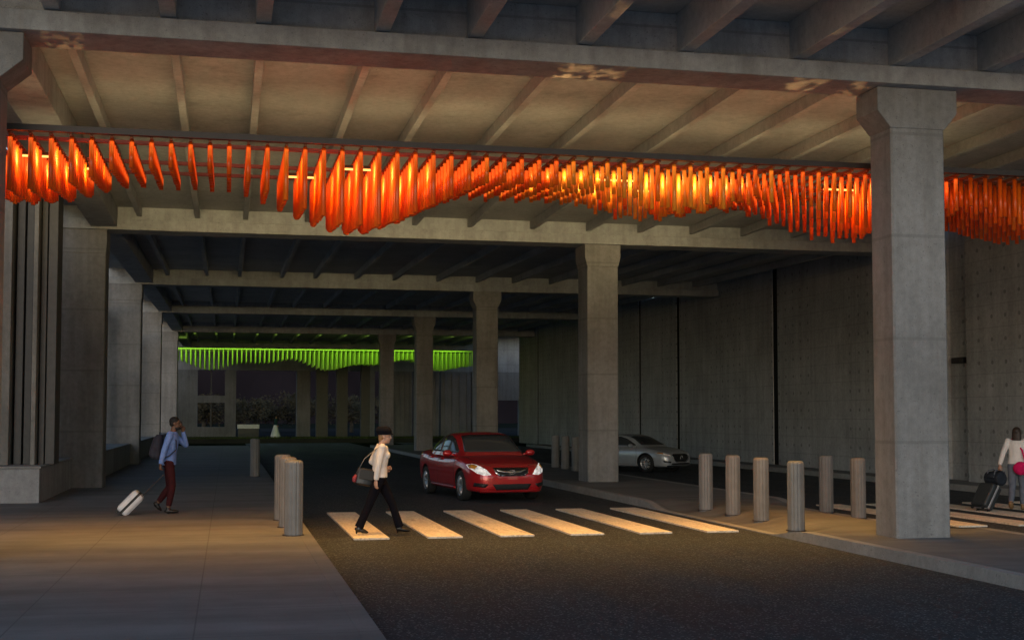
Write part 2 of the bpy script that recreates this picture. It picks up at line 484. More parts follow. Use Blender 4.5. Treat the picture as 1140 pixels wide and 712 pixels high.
# frames with pale reveals standing on the low walls
for y0, y1, lab in ((35.0, 47.8, 'pale window frame standing on the low wall past the broad left column'), (50.5, 63.5, 'far pale window frame on the low wall behind the man with backpack')):
    t = empty('window_frame_wall', (-4.5, y0, .91)); tag(t, lab, 'frame', 'pale frames on the low left walls')
    L = y1-y0
    for q in (0, L/2, L-.25):
        bm = BM(); box(bm, -.14, .14, q, q+.25, 0, 5.0); obj('mullion', bm, M['panel_light'], t, bevel=.01)
    for z in (0.0, 2.6, 5.0):
        bm = BM()
        for s in ((.252, L/2-.002), (L/2+.252, L-.252)):
            box(bm, -.12, .12, s[0], s[1], z-(.2 if z else 0), z if z else .2)
        obj('transom', bm, M['panel_light'], t)

# ------------------------------------------------------------------ right retaining wall
rw = empty('retaining_wall', (19.45, 50, .1)); tag(rw, 'tall concrete retaining wall with form holes and dark joints along the right road', 'wall')
def rpanel(y0, y1, x, z1=None, name='wall_panel'):
    z1 = z1 or (7.45 if y0 < 55 else 7.8)
    bm = BM(); box(bm, x-19.45, .6, y0-50, y1-50, 0, z1-.1); return obj(name, bm, M['wallc'], rw, bevel=.012)
for y0, y1 in ((14.0, 22.0), (22.06, 30.9), (32.15, 43.0), (43.42, 53.3), (53.66, 58.7), (59.0, 69.0), (69.3, 79.5), (79.8, 85.0)):
    rpanel(y0, y1, 19.45)
jm = plain('joint_filler', (.018,.018,.018), .9, 0, .2, 8, 0.0, .1)
for y0, y1 in ((43.0, 43.42), (53.3, 53.66), (58.7, 59.0), (69.0, 69.3), (79.5, 79.8)):
    bm = BM(); box(bm, .035, .6, y0-50+.002, y1-50-.002, 0, 7.2 if y0 < 55 else 7.6); obj('joint', bm, jm, rw)
bm = BM(); box(bm, .30, .9, 30.91-50, 32.14-50, 0, 7.1); obj('recess_panel', bm, M['wallc'], rw)
bm = BM(); box(bm, .62, 1.3, 14.0-50, 85.0-50, 0, 7.3); obj('backing', bm, M['walld'], rw)
t = empty('wall_box', (19.45+.30, 31.5, 3.35)); tag(t, 'small dark junction box fixed in the wall recess at right', 'box')
bm = BM(); box(bm, -.22, 0, -.28, .28, 0, .16); obj('housing', bm, M['black'], t, bevel=.02)
bm = BM(); box(bm, -.24, -.222, -.22, .22, .03, .13); obj('cover_plate', bm, M['rail_dark'], t)

bm = BM(); box(bm, 7.6, 7.9, 85-50, 102.5-50, 0, 8.2); obj('light_stop_panel', bm, M['wallc'], rw)  # added side walls shutting skylight off the far facade
bm = BM(); box(bm, .61, 7.6, 85.0-50, 85.3-50, 0, 8.2); obj('light_stop_panel', bm, M['wallc'], rw)
# ------------------------------------------------------------------ far end: facade, dark posts, panels
FY = 102.0
fa = empty('end_facade', (8, FY, .3)); tag(fa, 'dim concrete end facade with openings below the green tubes', 'building')
def fpart(name, x0, x1, z0, z1, mat, y0=0, y1=.8):
    bm = BM(); box(bm, x0-8, x1-8, y0, y1, z0-.3, z1-.3); return obj(name, bm, mat, fa)
fpart('lintel', -9, 27, 5.5, 8.3, M['concrete'])
fpart('wall_panel', -9, -2.28, .3, 5.498, M['panel_light'])
fpart('wall_panel', -.2, .65, .3, 5.498, M['panel_light'])
fpart('spandrel', -2.278, -.202, 2.95, 3.5, M['panel_light'])
fpart('spandrel', -2.278, -.202, .3, 1.06, M['panel_light'])
fpart('mullion', -1.3, -1.2, 1.062, 2.948, M['bar_dark'], .3, .4)
fpart('mullion', -1.3, -1.2, 3.502, 5.498, M['bar_dark'], .3, .4)
fpart('pier', 5.33, 6.4, .3, 5.498, M['panel_light'])
fpart('pier', 8.9, 9.3, .3, 5.498, M['concrete'])
fpart('pier', 10.9, 11.5, .3, 5.498, M['concrete'])
for x0, x1 in ((12.9, 14.5), (14.62, 16.7), (16.85, 19.3), (19.4, 21.4)):
    p = fpart('wall_panel', x0, x1, .3, 5.498, M['panel_light'])
    n = 4
    for k in range(n):
        bm = BM(); w = (x1-x0)/n; box(bm, x0+w*(k+.42)-8, x0+w*(k+.58)-8, -.10, -.002, .1, 5.1)
        r = obj('rib', bm, M['panel_light'], fa); r.parent = p
fpart('wall_panel', 23.4, 26, .3, 5.498, M['panel_light'])
fpart('spandrel', 21.42, 23.38, 3.2, 5.498, M['panel_light'])
for i, (x0, x1, y) in enumerate(((6.6, 7.5, 98.5), (8.15, 9.0, 98.5), (10.0, 10.7, 98.5))):
    t = empty('dark_post', ((x0+x1)/2, y, .3))
    tag(t, ('leftmost of the three dark posts before the far opening', 'middle one of the three dark posts before the far opening', 'rightmost of the three dark posts before the far opening')[i], 'post', 'dark posts at the far end')
    w = (x1-x0)/2
    bm = BM(); box(bm, -w, w, -.3, .3, 0, 6.4); obj('shaft', bm, M['bar_dark'], t, bevel=.02)
    bm = BM(); box(bm, -w-.12, w+.12, -.42, .42, 6.402, 6.7); obj('capital', bm, M['bar_dark'], t)
t = empty('barrier', (1.6, 99, .3)); tag(t, 'low barrier with a white top rail before the far opening', 'barrier')
bm = BM(); prism(bm, [(-.25,0),(.25,0),(.12,.30),(.1,.66),(-.1,.66),(-.12,.30)], 'x', -.8, .75); obj('barrier_body', bm, M['bar_dark'], t)
bm = BM(); box(bm, -.85, .8, -.13, .13, .662, .98); obj('top_rail', bm, plain('white_barrier', (.8,.8,.78), .6), t, bevel=.02)

# trees beyond the opening
leaf_m, nt, b = node_mat('dusk_leaves')
oi = nt.nodes.new('ShaderNodeObjectInfo')
v = coords(nt)
nt.links.new(ramp(nt, noise(nt, v, 1.3, 3), (.05,.036,.014), (.10,.07,.025)), b.inputs['Base Color']); b.inputs['Roughness'].default_value = .8
bark_m = plain('bark', (.09,.07,.05), .9)
def tree(x, y, h, r, label):
    t = empty('leafy_tree', (x, y, .3)); tag(t, label, 'tree', 'trees beyond the far opening')
    bm = BM()
    tube(bm, [(0,0,-.1),(.05,0,h*.3),(.0,.1,h*.55),(.1,.05,h*.8)], [.22,.17,.12,.04], 8)
    limbs = []
    for k in range(7):
        a = k*2.4+random.random(); z0 = h*random.uniform(.28,.6)
        e = Vector((math.cos(a)*r*.7, math.sin(a)*r*.7, z0+h*random.uniform(.1,.28)))
        tube(bm, [(0.03,0.03,z0), tuple(e*.5+Vector((0,0,z0*.5+.2))), tuple(e)], [.09,.06,.02], 6); limbs.append(e)
    obj('trunk', bm, bark_m, t, smooth=True)
    bm = BM()
    cl = limbs + [Vector((random.gauss(0,.45)*r, random.gauss(0,.45)*r, h*random.uniform(.4,.98))) for _ in range(14)]
    for c in cl:
        cr = r*random.uniform(.22,.42)
        for _ in range(120):
            d = Vector((random.gauss(0,1), random.gauss(0,1), random.gauss(0,.8))).normalized()*cr*random.random()**.4
            p = c+d
            u = Vector((random.gauss(0,1),random.gauss(0,1),random.gauss(0,1))).normalized(); w = u.orthogonal().normalized()
            s = random.uniform(.08,.18)
            f = [bm.verts.new(p+u*s), bm.verts.new(p+w*s*.5), bm.verts.new(p-u*s), bm.verts.new(p-w*s*.5)]
            bm.faces.new(f)
    obj('crown', bm, leaf_m, t)
for a in ((-2.2, 124, 3.3, 2.3, 'bushy tree seen through the two left window openings at the far end'),
          (1.6, 126, 3.5, 2.5, 'bushy tree seen at the left of the big far opening'),
          (4.6, 129, 3.1, 2.3, 'low bushy tree in the middle of the big far opening'),
          (7.4, 127, 3.8, 2.5, 'taller bushy tree seen at the right of the big far opening'),
          (12.0, 127, 3.3, 2.4, 'bushy tree seen behind the dark posts at the far end'),
          (16.0, 129, 3.2, 2.4, 'bushy tree just left of the ribbed far panels')):
    tree(*a)

backdrop_m = plain('dark_sky_backdrop', (.020,.015,.017), .95, 0, .3, .05, 0.0, 0.0)  # added dark ridge covers the bright sky, standing in for dusk sky
bm = BM(); prev = None
for i in range(61):
    x = -420+i*14; h = 34+4*math.sin(i*.7)+3*math.sin(i*1.9+1)
    row = [bm.verts.new((x, 330, -1)), bm.verts.new((x, 350, h*.7)), bm.verts.new((x, 380, h)), bm.verts.new((x, 460, -1))]
    if prev:
        for a, b_, c, d in zip(prev, prev[1:], row[1:], row): bm.faces.new((a, b_, c, d))
    prev = row
tag(obj('sky_backdrop', bm, backdrop_m), kind='structure')

# ------------------------------------------------------------------ crossing bars
def stripe(x0, x1, label, grp):
    t = empty('crosswalk_bar', ((x0+x1)/2, 22.5, .0)); tag(t, label, 'crosswalk bar', grp)
    w = (x1-x0)/2
    bm = BM(); box(bm, -w, w, -2.72, 2.72, -.002, .028)
    o = obj('bar_surface', bm, M['paint_bar'], None, bevel=.004)
    tag(o, label, 'crosswalk bar', grp); o.name = 'crosswalk_bar'; o.location = t.location
    bpy.data.objects.remove(t)
    return o
ordn = ['first pale crossing bar from the left, under the rear heel of the walking woman',
        'second pale crossing bar from the left, by the front shoe of the walking woman',
        'third pale crossing bar from the left, before the red car wheel',
        'fourth pale crossing bar from the left, before the red car grille',
        'fifth pale crossing bar from the left',
        'sixth pale crossing bar from the left, closest to the four right bollards']
for k in range(6):
    o = stripe(1.92+1.152*k, 2.47+1.152*k, ordn[k], 'crossing bars on the middle road')
    o.name = 'crosswalk_bar'
for k, lab in enumerate(('first crossing bar right of the near column, ending by its foot', 'crossing bar under the dark luggage', 'crossing bar under the feet of the woman at right', 'crossing bar past the woman at the right edge', 'last crossing bar before the retaining wall')):
    stripe(12.25+1.152*k, 12.8+1.152*k, lab, 'crossing bars on the right road')

# ------------------------------------------------------------------ bollards
def make_bollard():
    t = empty('bollard', (0, 0, 0))
    bm = BM()
    n = 40; ring = []
    prof = [(-.06, 1), (0, 1), (1.05, 1), (1.075, .97), (1.085, .9)]
    for z, s in prof:
        ring.append([bm.verts.new((math.cos(2*math.pi*k/n)*(.137 if k % 4 else .128)*s, math.sin(2*math.pi*k/n)*(.137 if k % 4 else .128)*s, z)) for k in range(n)])
    for a, b_ in zip(ring, ring[1:]):
        for k in range(n): bm.faces.new((a[k], a[(k+1) % n], b_[(k+1) % n], b_[k]))
    bm.faces.new(ring[-1])
    obj('post', bm, M['steel'], t)
    bm = BM(); lathe(bm, [(0.0, 1.0), (.118, 1.0), (.118, 1.092), (.10, 1.10), (0.0, 1.10)], 28)
    obj('cap', bm, M['steel'], t, smooth=False)
    bm = BM(); lathe(bm, [(.139, 0), (.16, 0), (.16, .012), (.139, .012)], 28); obj('base_ring', bm, M['rail_dark'], t)
    return t
bl = make_bollard()
spots = [(.97, 19.16, .15, 'steel bollard nearest the camera in the left row, beside the first crossing bar'),
         (.95, 20.60, .15, 'middle steel bollard of the left row of three'),
         (.93, 22.05, .15, 'rearmost steel bollard of the left row of three'),
         (.80, 38.0, .15, 'lone distant bollard on the left sidewalk, right of the man'),
         (8.86, 18.95, .085, 'nearest bollard of the right group, at the foot of the crossing'),
         (9.14, 20.95, .075, 'second nearest bollard of the right group'),
         (9.17, 22.3, .077, 'third nearest bollard of the right group'),
         (9.14, 23.6, .075, 'rearmost bollard of the right group, beside the grey car'),
         (11.43, 23.08, .03, 'bollard across the island, left of the pair beside the near column'),
         (11.36, 21.65, .03, 'bollard touching the near column outline on its left'),
         (11.0, 42.5, .15, 'leftmost of the dim bollards behind the red car'),
         (11.0, 41.2, .15, 'second of the dim bollards behind the red car'),
         (10.9, 39.5, .15, 'third of the dim bollards behind the red car'),
         (10.66, 37.6, .15, 'dim bollard half hidden by the second island column')]
for i, (x, y, z, lab) in enumerate(spots):
    o = bl if i == 0 else copy_tree(bl)
    o.location = (x, y, z); o.rotation_euler.z = i*1.3
    tag(o, lab, 'bollard', 'steel bollards at the crossing')

# ------------------------------------------------------------------ hanging tubes
ENV = [(-3.44,5.3),(-3.17,5.28),(-2.76,5.28),(-2.28,5.35),(-1.94,5.46),(-1.45,5.6),(-.95,5.66),(-.66,5.66),(-.09,5.55),(.43,5.34),(.99,5.12),(1.5,4.98),(2.02,4.95),(2.6,5.11),(3.22,5.36),(3.84,5.63),(4.3,5.76),(4.79,5.78),(5.3,5.66),(5.76,5.45),(6.2,5.32),(6.75,5.28),(7.42,5.36),(7.9,5.47),(8.4,5.49),(8.9,5.39),(9.48,5.18),(10.,5.06),(10.54,5.03),(11.0,5.25),(11.26,5.45),(11.6,5.46),(12.0,5.40),(12.6,5.24),(13.2,5.1),(14.,5.0),(15.4,5.1),(17,5.2)]
def env(x):
    for (a, za), (b_, zb) in zip(ENV, ENV[1:]):
        if a <= x <= b_:
            t = (x-a)/(b_-a); return za+(zb-za)*t-.05-.10*(1-sm(-2.0, -1.0, x))-.10*math.exp(-((x-1.9)/.8)**2)
    return 5.25
RZ = 5.69                       # height of the row rails
NT = 11; TY0, TDY = 18.08, .27
tube_bm = BM()
prof = [(0,0),(.026,0),(.033,.006),(.033,1.0),(0,1.0)]
lathe(tube_bm, prof, 14)
bmesh.ops.remove_doubles(tube_bm, verts=tube_bm.verts[:], dist=1e-5)
bmesh.ops.recalc_face_normals(tube_bm, faces=tube_bm.faces[:])
for f in tube_bm.faces: f.smooth = len(f.verts) == 4 and abs(f.normal.z) < .5
TUBE = bpy.data.meshes.new('hanging_tube'); tube_bm.to_mesh(TUBE); tube_bm.free(); TUBE.materials.append(M['pipe'])
M['pipe_amber'] = plain('overlit_tube', (.86,.26,.018), .34, 0, .06, 3)  # lamp overexposure on the middle rows, painted in as a yellower tube colour
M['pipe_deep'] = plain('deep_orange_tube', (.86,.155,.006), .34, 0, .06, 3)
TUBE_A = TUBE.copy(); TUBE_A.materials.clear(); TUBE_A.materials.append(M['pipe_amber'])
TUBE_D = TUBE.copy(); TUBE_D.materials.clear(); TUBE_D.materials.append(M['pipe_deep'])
rb = BM(); box(rb, -.018, .018, TY0-.1, TY0+TDY*(NT-1)+.1, 0, .04)
RAILM = bpy.data.meshes.new('row_rail'); rb.to_mesh(RAILM); rb.free(); RAILM.materials.append(M['pipe_rail'])
X0, DX, NR = -3.42, .262, 66
def ordinal(n):
    s = {1:'first',2:'second',3:'third',4:'fourth',5:'fifth',6:'sixth',7:'seventh',8:'eighth',9:'ninth',10:'tenth',11:'eleventh',12:'twelfth',13:'thirteenth',14:'fourteenth',15:'fifteenth',16:'sixteenth',17:'seventeenth',18:'eighteenth',19:'nineteenth',20:'twentieth'}
    if n in s: return s[n]
    tens = {2:'twenty',3:'thirty',4:'forty',5:'fifty',6:'sixty',7:'seventy'}
    return tens[n//10]+('' if n % 10 == 0 else '-'+s[n % 10]) if n % 10 else {20:'twentieth',30:'thirtieth',40:'fortieth',50:'fiftieth',60:'sixtieth',70:'seventieth'}[n]
for r in range(NR):
    x = X0+DX*r
    t = empty('tube_row', (x, 0, RZ))
    zb = env(x)
    if x < 0.1: look = 'red orange tubes in a long fin' if zb < 5.5 else 'short red orange tubes in a slim fin'
    elif x < 3.4: look = 'long orange tubes in a fin at the lowest dip' if zb < 5.2 else 'orange tubes in a stepped fin'
    elif x < 5.6: look = 'short red tubes at the rise of the wave'
    elif x < 7.9: look = 'golden lit tubes around the middle dip'
    else: look = 'red orange tubes near the close column'
    tag(t, '%s hanging row of %s' % (ordinal(r+1)+' from left,', look), 'hanging tubes', 'rows of orange tubes under the near girder')
    o = bpy.data.objects.new('row_rail', RAILM); COL.objects.link(o); o.parent = t
    for k in range(NT):
        f = k/(NT-1)
        zz = zb - .20*(1-f) + .10*max(0, (f-.8)/.2)**1.5 + random.uniform(-.012, .012)
        if x > 4.2 and x < 12.5: zz += .06*math.sin(k*1.9+r*2.1)*sm(4.2, 6, x)
        L = max(.38-.18*f+random.uniform(-.015, .015), (RZ-.003)-zz)
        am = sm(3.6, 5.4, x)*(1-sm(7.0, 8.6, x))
        q = random.random()
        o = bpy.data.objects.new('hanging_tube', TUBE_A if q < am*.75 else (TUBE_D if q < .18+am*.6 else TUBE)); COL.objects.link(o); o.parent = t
        o.location = (0, TY0+TDY*k, -.003-L); o.scale = (1, 1, L)

fr = empty('ceiling_frame', (5, 19.5, 5.9)); tag(fr, 'dark steel frame of long rails carrying the orange tube rows', 'frame')
def frail(name, y, z0, z1, hw, mat):
    bm = BM(); box(bm, X0-.3-5, X0+DX*NR-5, y-19.5-hw, y-19.5+hw, z0-5.9, z1-5.9); return obj(name, bm, mat, fr)
frail('front_rail', 17.93, 5.715, 5.80, .05, M['rail_dark'])
for y in (18.6, 20.0, 20.85): frail('cross_rail', y, 5.733, 5.785, .03, M['rail_red'])
# linear lamps between the tube rows
LAMP = emit('warm_lamp', (1.0, .56, .14), 1.7)
lampx = [(-2.75, .5, 19.025), (1.85, .55, 19.025), (1.1, .5, 19.835), (5.9, .6, 19.025), (6.8, .6, 19.835), (9.75, .6, 19.025), (-2.2, .4, 19.835)]
lab = ['lit strip lamp among the leftmost orange tubes', 'lit strip lamp behind the longest left dip of orange tubes', 'lit strip lamp deeper in the row of longest left orange tubes', 'lit strip lamp among the golden tubes in the middle', 'lit strip lamp deeper among the golden middle tubes', 'lit strip lamp among red tubes by the near column', 'lit strip lamp deeper among the leftmost orange tubes']
for (x, l, y), lb in zip(lampx, lab):
    t = empty('strip_lamp', (x, y, 5.58)); tag(t, lb, 'lamp', 'strip lamps among the orange tubes')
    bm = BM(); box(bm, -l/2, l/2, -.022, .022, 0, .022); obj('diffuser', bm, LAMP, t)
    bm = BM(); box(bm, -l/2-.02, l/2+.02, -.022, .022, .032, .07); obj('housing', bm, M['rail_dark'], t)

# green tubes far away: one mesh per row
gm = BM()
GX0, GDX, GN = -3.6, .30, 68
def genv(x): return 5.42 + .27*math.sin((x-1.2)*.78) + .15*math.sin(x*1.63+.5)
for r in range(GN):
    x = GX0+GDX*r
    bm = BM()
    for k in range(6):
        zz = genv(x)+random.uniform(-.03,.03)
        tube(bm, [(0, k*.6, 0), (0, k*.6, zz-6.25)], .042, 8)
    box(bm, -.02, .02, -.1, 3.1, .002, .05)
    o = obj('green_tube_row', bm, M['pipe_green'], None, smooth=False)
    o.location = (x, 86.6, 6.25)
    where = 'behind the gap left of the dark column' if x < 11 else 'between the far island columns'
    tag(o, '%s from left in the far band of green lit tubes' % ordinal(r+1), 'hanging tubes', 'rows of green tubes at the far end')
t = empty('ceiling_frame', (6, 88, 6.305)); tag(t, 'bright green lit rail carrying the far green tubes', 'frame')
for i, y in enumerate((-1.55, 1.2)):
    bm = BM(); box(bm, -10, 10.9, y-.05, y+.05, 0, .09); obj(('front_rail', 'cross_rail')[i], bm, M['pipe_green'], t)
# ------------------------------------------------------------------ cars
def interp(tab, x):
    if x <= tab[0][0]: return tab[0][1]
    for (a, va), (b_, vb) in zip(tab, tab[1:]):
        if x <= b_:
            t = (x-a)/(b_-a); return va+(vb-va)*t
    return tab[-1][1]

def applied(o):
    dg = bpy.context.evaluated_depsgraph_get(); dg.update()
    me = bpy.data.meshes.new_from_object(o.evaluated_get(dg), depsgraph=dg)
    o.modifiers.clear(); o.data = me
    return o

def bvh_of(objs):
    V, F = [], []
    for o in objs:
        n = len(V); V += [v.co.copy() for v in o.data.vertices]
        F += [[n+i for i in p.vertices] for p in o.data.polygons]
    return BVHTree.FromPolygons(V, F)

def patch(name, bvh, poly, view, mat, parent, off=.006, cuts=3, thick=.008, mirror=False):
    """closed outline given in a front (y,z), side (x,z) or top (x,y) view, laid onto the body surface"""
    outs = []
    for s in ((1, -1) if mirror else (1,)):
        bm = BM()
        def p3(p):
            if view == 'front': return (3.2, p[0]*s, p[1])
            if view == 'rear': return (-3.2, p[0]*s, p[1])
            if view == 'side': return (p[0], 1.6*s, p[1])
            return (p[0], p[1]*s, 2.5)
        D = {'front': Vector((-1,0,0)), 'rear': Vector((1,0,0)), 'side': Vector((0,-s,0)), 'top': Vector((0,0,-1))}[view]
        f = bm.faces.new([bm.verts.new(p3(p)) for p in poly])
        bmesh.ops.triangulate(bm, faces=[f])
        for _ in range(cuts):
            lim = .07
            es = [e for e in bm.edges if e.calc_length() > lim]
            if not es: break
            bmesh.ops.subdivide_edges(bm, edges=es, cuts=1)
            bmesh.ops.triangulate(bm, faces=[f for f in bm.faces if len(f.verts) > 3])
        for v in bm.verts:
            hit, nor, _, _ = bvh.ray_cast(v.co, D)
            if hit is None:
                hit, nor, _, _ = bvh.find_nearest(v.co + D*2.2)
            if nor.dot(D) > 0: nor = -nor
            v.co = hit + nor*off
        for f in bm.faces: f.smooth = True
        me = bpy.data.meshes.new(name)
        bmesh.ops.recalc_face_normals(bm, faces=bm.faces[:])
        bm.to_mesh(me); bm.free()
        o = link_mesh(name, me, mat, parent)
        if thick:
            md = o.modifiers.new('solid', 'SOLIDIFY'); md.thickness = thick; md.offset = 0
        outs.append(o)
    return outs

def line_poly(pts, w=.008):
    """thin closed strip around a polyline (for door seams)"""
    L, Rr = [], []
    for i, p in enumerate(pts):
        a = pts[max(0, i-1)]; b_ = pts[min(len(pts)-1, i+1)]
        dx, dz = b_[0]-a[0], b_[1]-a[1]; l = math.hypot(dx, dz) or 1
        L.append((p[0]-dz/l*w/2, p[1]+dx/l*w/2)); Rr.append((p[0]+dz/l*w/2, p[1]-dx/l*w/2))
    return L+Rr[::-1]

def wheel(parent, x, y, r, spokes, side):
    t = empty('wheel', (x, y, r)); t.parent = parent
    bm = BM()
    wd = .105
    lathe(bm, [(r*.66,-wd),(r*.90,-wd),(r*.985,-wd*.75),(r,-wd*.3),(r,wd*.3),(r*.985,wd*.75),(r*.90,wd),(r*.66,wd),(r*.66,-wd)], 36, 'y')
    obj('tyre', bm, M['tyre'], t, smooth=True)
    bm = BM(); s = side
    lathe(bm, [(r*.60, s*.02),(r*.655, s*.10),(r*.67, s*.098),(r*.67,-s*.09)], 32, 'y')
    for k in range(spokes):
        a = 2*math.pi*k/spokes
        for da in (-.10, .10):
            ca, sa = math.cos(a+da*.6), math.sin(a+da*.6); cb, sb = math.cos(a+da*1.6), math.sin(a+da*1.6)
            tube(bm, [(ca*r*.1, s*.085, sa*r*.1), (cb*r*.40, s*.09, sb*r*.40), (cb*r*.645, s*.085, sb*r*.645)], [.016,.014,.017], 6)
    lathe(bm, [(0.001, s*.105),(r*.13, s*.10),(r*.17, s*.075),(r*.17, s*.03)], 18, 'y')
    obj('rim', bm, M['rim'], t, smooth=True)
    bm = BM(); lathe(bm, [(0.001, s*.03),(r*.5, s*.03),(r*.5, s*.0),(0.001, s*.0)], 24, 'y')
    obj('brake_disc', bm, M['rail_dark'], t)
    return t

def make_car(name, label, paint, P):
    car = empty(name, (0, 0, 0)); tag(car, label, 'car')
    # lower body loft
    bm = BM(); rings = []
    xs = P['xs']
    for x in xs:
        hw = interp(P['hw'], x); zt = interp(P['zt'], x); zb = interp(P['zb'], x); h = zt-zb
        sec = [(.0, zb), (.62*hw, zb), (.90*hw, zb+.01), (.965*hw, zb+.10*h), (.985*hw, zb+.30*h), (1.0*hw, zb+.56*h), (.985*hw, zb+.76*h), (.93*hw, zb+.93*h), (.80*hw, zt-.0*h), (.45*hw, zt+.015), (0, zt+.022)]
        full = sec + [(-y, z) for y, z in sec[-2:0:-1]]
        rings.append([bm.verts.new((x, y, z)) for y, z in full])
    n = len(rings[0])
    for a, b_ in zip(rings, rings[1:]):
        for k in range(n): bm.faces.new((a[k], a[(k+1) % n], b_[(k+1) % n], b_[k]))
    bm.faces.new(rings[0][::-1]); bm.faces.new(rings[-1])
    body = obj('body', bm, [paint, M['black']], car, smooth=True)
    md = body.modifiers.new('sub', 'SUBSURF'); md.levels = 2; md.render_levels = 2
    applied(body)
    cut = BM()
    for ax in P['axles']:
        for s in (1, -1):
            c = BM()
            lathe(c, [(P['arch'], -.3), (P['arch'], .3)], 40, 'y', (ax, s*.86, P['wr']+.01))
            c.verts.ensure_lookup_table()
            c.faces.new(c.verts[:40]); c.faces.new(c.verts[40:])
            bmesh.ops.recalc_face_normals(c, faces=c.faces[:])
            tmp = bpy.data.meshes.new('t'); c.to_mesh(tmp); c.free(); cut.from_mesh(tmp); bpy.data.meshes.remove(tmp)
    for f in cut.faces: f.material_index = 0
    cutter = obj('cutter', cut, [M['black']])
    md = body.modifiers.new('bool', 'BOOLEAN'); md.object = cutter; md.operation = 'DIFFERENCE'; md.solver = 'EXACT'; md.material_mode = 'TRANSFER'
    applied(body)
    bpy.data.objects.remove(cutter)
    # greenhouse loft
    bm = BM(); rings = []
    for x, zr, wb, wr in P['gh']:
        z0 = P['belt']-.03; h = zr-z0
        sec = [(wb, z0), (wb-(wb-wr)*.28, z0+.38*h), (wb-(wb-wr)*.72, z0+.78*h), (wr, z0+.93*h), (wr*.78, z0+.99*h), (wr*.35, zr+.008), (0, zr+.012)]
        full = sec + [(-y, z) for y, z in sec[-2::-1]]
        rings.append([bm.verts.new((x, y, z)) for y, z in full])
    n = len(rings[0])
    for a, b_ in zip(rings, rings[1:]):
        for k in range(n-1): bm.faces.new((a[k], a[k+1], b_[k+1], b_[k]))
    bm.faces.new(rings[0][::-1]); bm.faces.new(rings[-1])
    roof = obj('roof', bm, paint, car, smooth=True)
    md = roof.modifiers.new('sub', 'SUBSURF'); md.levels = 2; md.render_levels = 2
    applied(roof)
    bb = bvh_of([body]); bg_ = bvh_of([roof]); ball_ = bvh_of([body, roof])
    patch('windshield', bg_, P['windshield'], 'front', M['glass'], car, cuts=5)
    patch('rear_window', bg_, P['rearglass'], 'rear', M['glass'], car, cuts=5)
    for q in P['sideglass']: patch('side_window', bg_, q, 'side', M['glass'], car, cuts=5, mirror=True)
    for q in P['seams']: patch('door_seam', ball_, line_poly(q), 'side', M['black'], car, off=.001, cuts=4, thick=0.004, mirror=True)
    for q in P['handles']: patch('door_handle', bb, q, 'side', paint, car, off=.018, cuts=2, thick=.03, mirror=True)
    patch('door_sill', bb, P['sill'], 'side', paint, car, off=.012, cuts=5, thick=.03, mirror=True)
    for nm, q, mt, off, mir in P['front']:
        patch(nm, bb, q, 'front', M[mt] if isinstance(mt, str) else mt, car, off=off, cuts=5, mirror=mir, thick=.008)
    for nm, q, mt in P['rear']:
        patch(nm, bb, q, 'rear', M[mt], car, cuts=4, mirror=(nm == 'tail_light'))
    for q in P['hood']: patch('bonnet_seam', bb, line_poly(q, .012), 'top', M['black'], car, off=.001, cuts=4, thick=.004, mirror=True)
    # badge: oval chrome ring with small raised marks
    bx, bz = P['badge']
    hit = bb.ray_cast(Vector((3.2, 0, bz)), Vector((-1, 0, 0)))[0]
    bm = BM()
    a_, b2 = P['badge_size']
    ringp = [(hit.x+.03, a_*math.cos(2*math.pi*k/24), bz+b2*math.sin(2*math.pi*k/24)) for k in range(24)]
    for k in range(24): tube(bm, [ringp[k], ringp[(k+1) % 24]], .007, 6)
    for (dy, dz, r_) in P['badge_marks']: ball(bm, (hit.x+.03, dy, bz+dz), (.006, r_, r_), 8, 5)
    obj('badge', bm, M['chrome'], car, smooth=True)
    # mirrors
    for s in (1, -1):
        mt = empty('door_mirror', (P['mir'][0], s*P['mir'][1], P['mir'][2])); mt.parent = car
        bm = BM(); ball(bm, (0, 0, 0), (.075, .115, .075), 16, 10); tube(bm, [(.02, -s*.19, -.05), (.0, -s*.06, -.02)], [.03, .025], 8)
        obj('mirror_shell', bm, paint, mt, smooth=True)
        bm = BM(); ball(bm, (-.058, 0, 0), (.022, .095, .058), 14, 8); obj('mirror_glass', bm, M['glass'], mt, smooth=True)
    for ax in P['axles']:
        for s in (1, -1): wheel(car, ax, s*P['track'], P['wr'], P['spokes'], s)
    bm = BM(); box(bm, -1.7, 1.75, -.6, .6, .24, .5); obj('underbody', bm, M['black'], car)
    return car

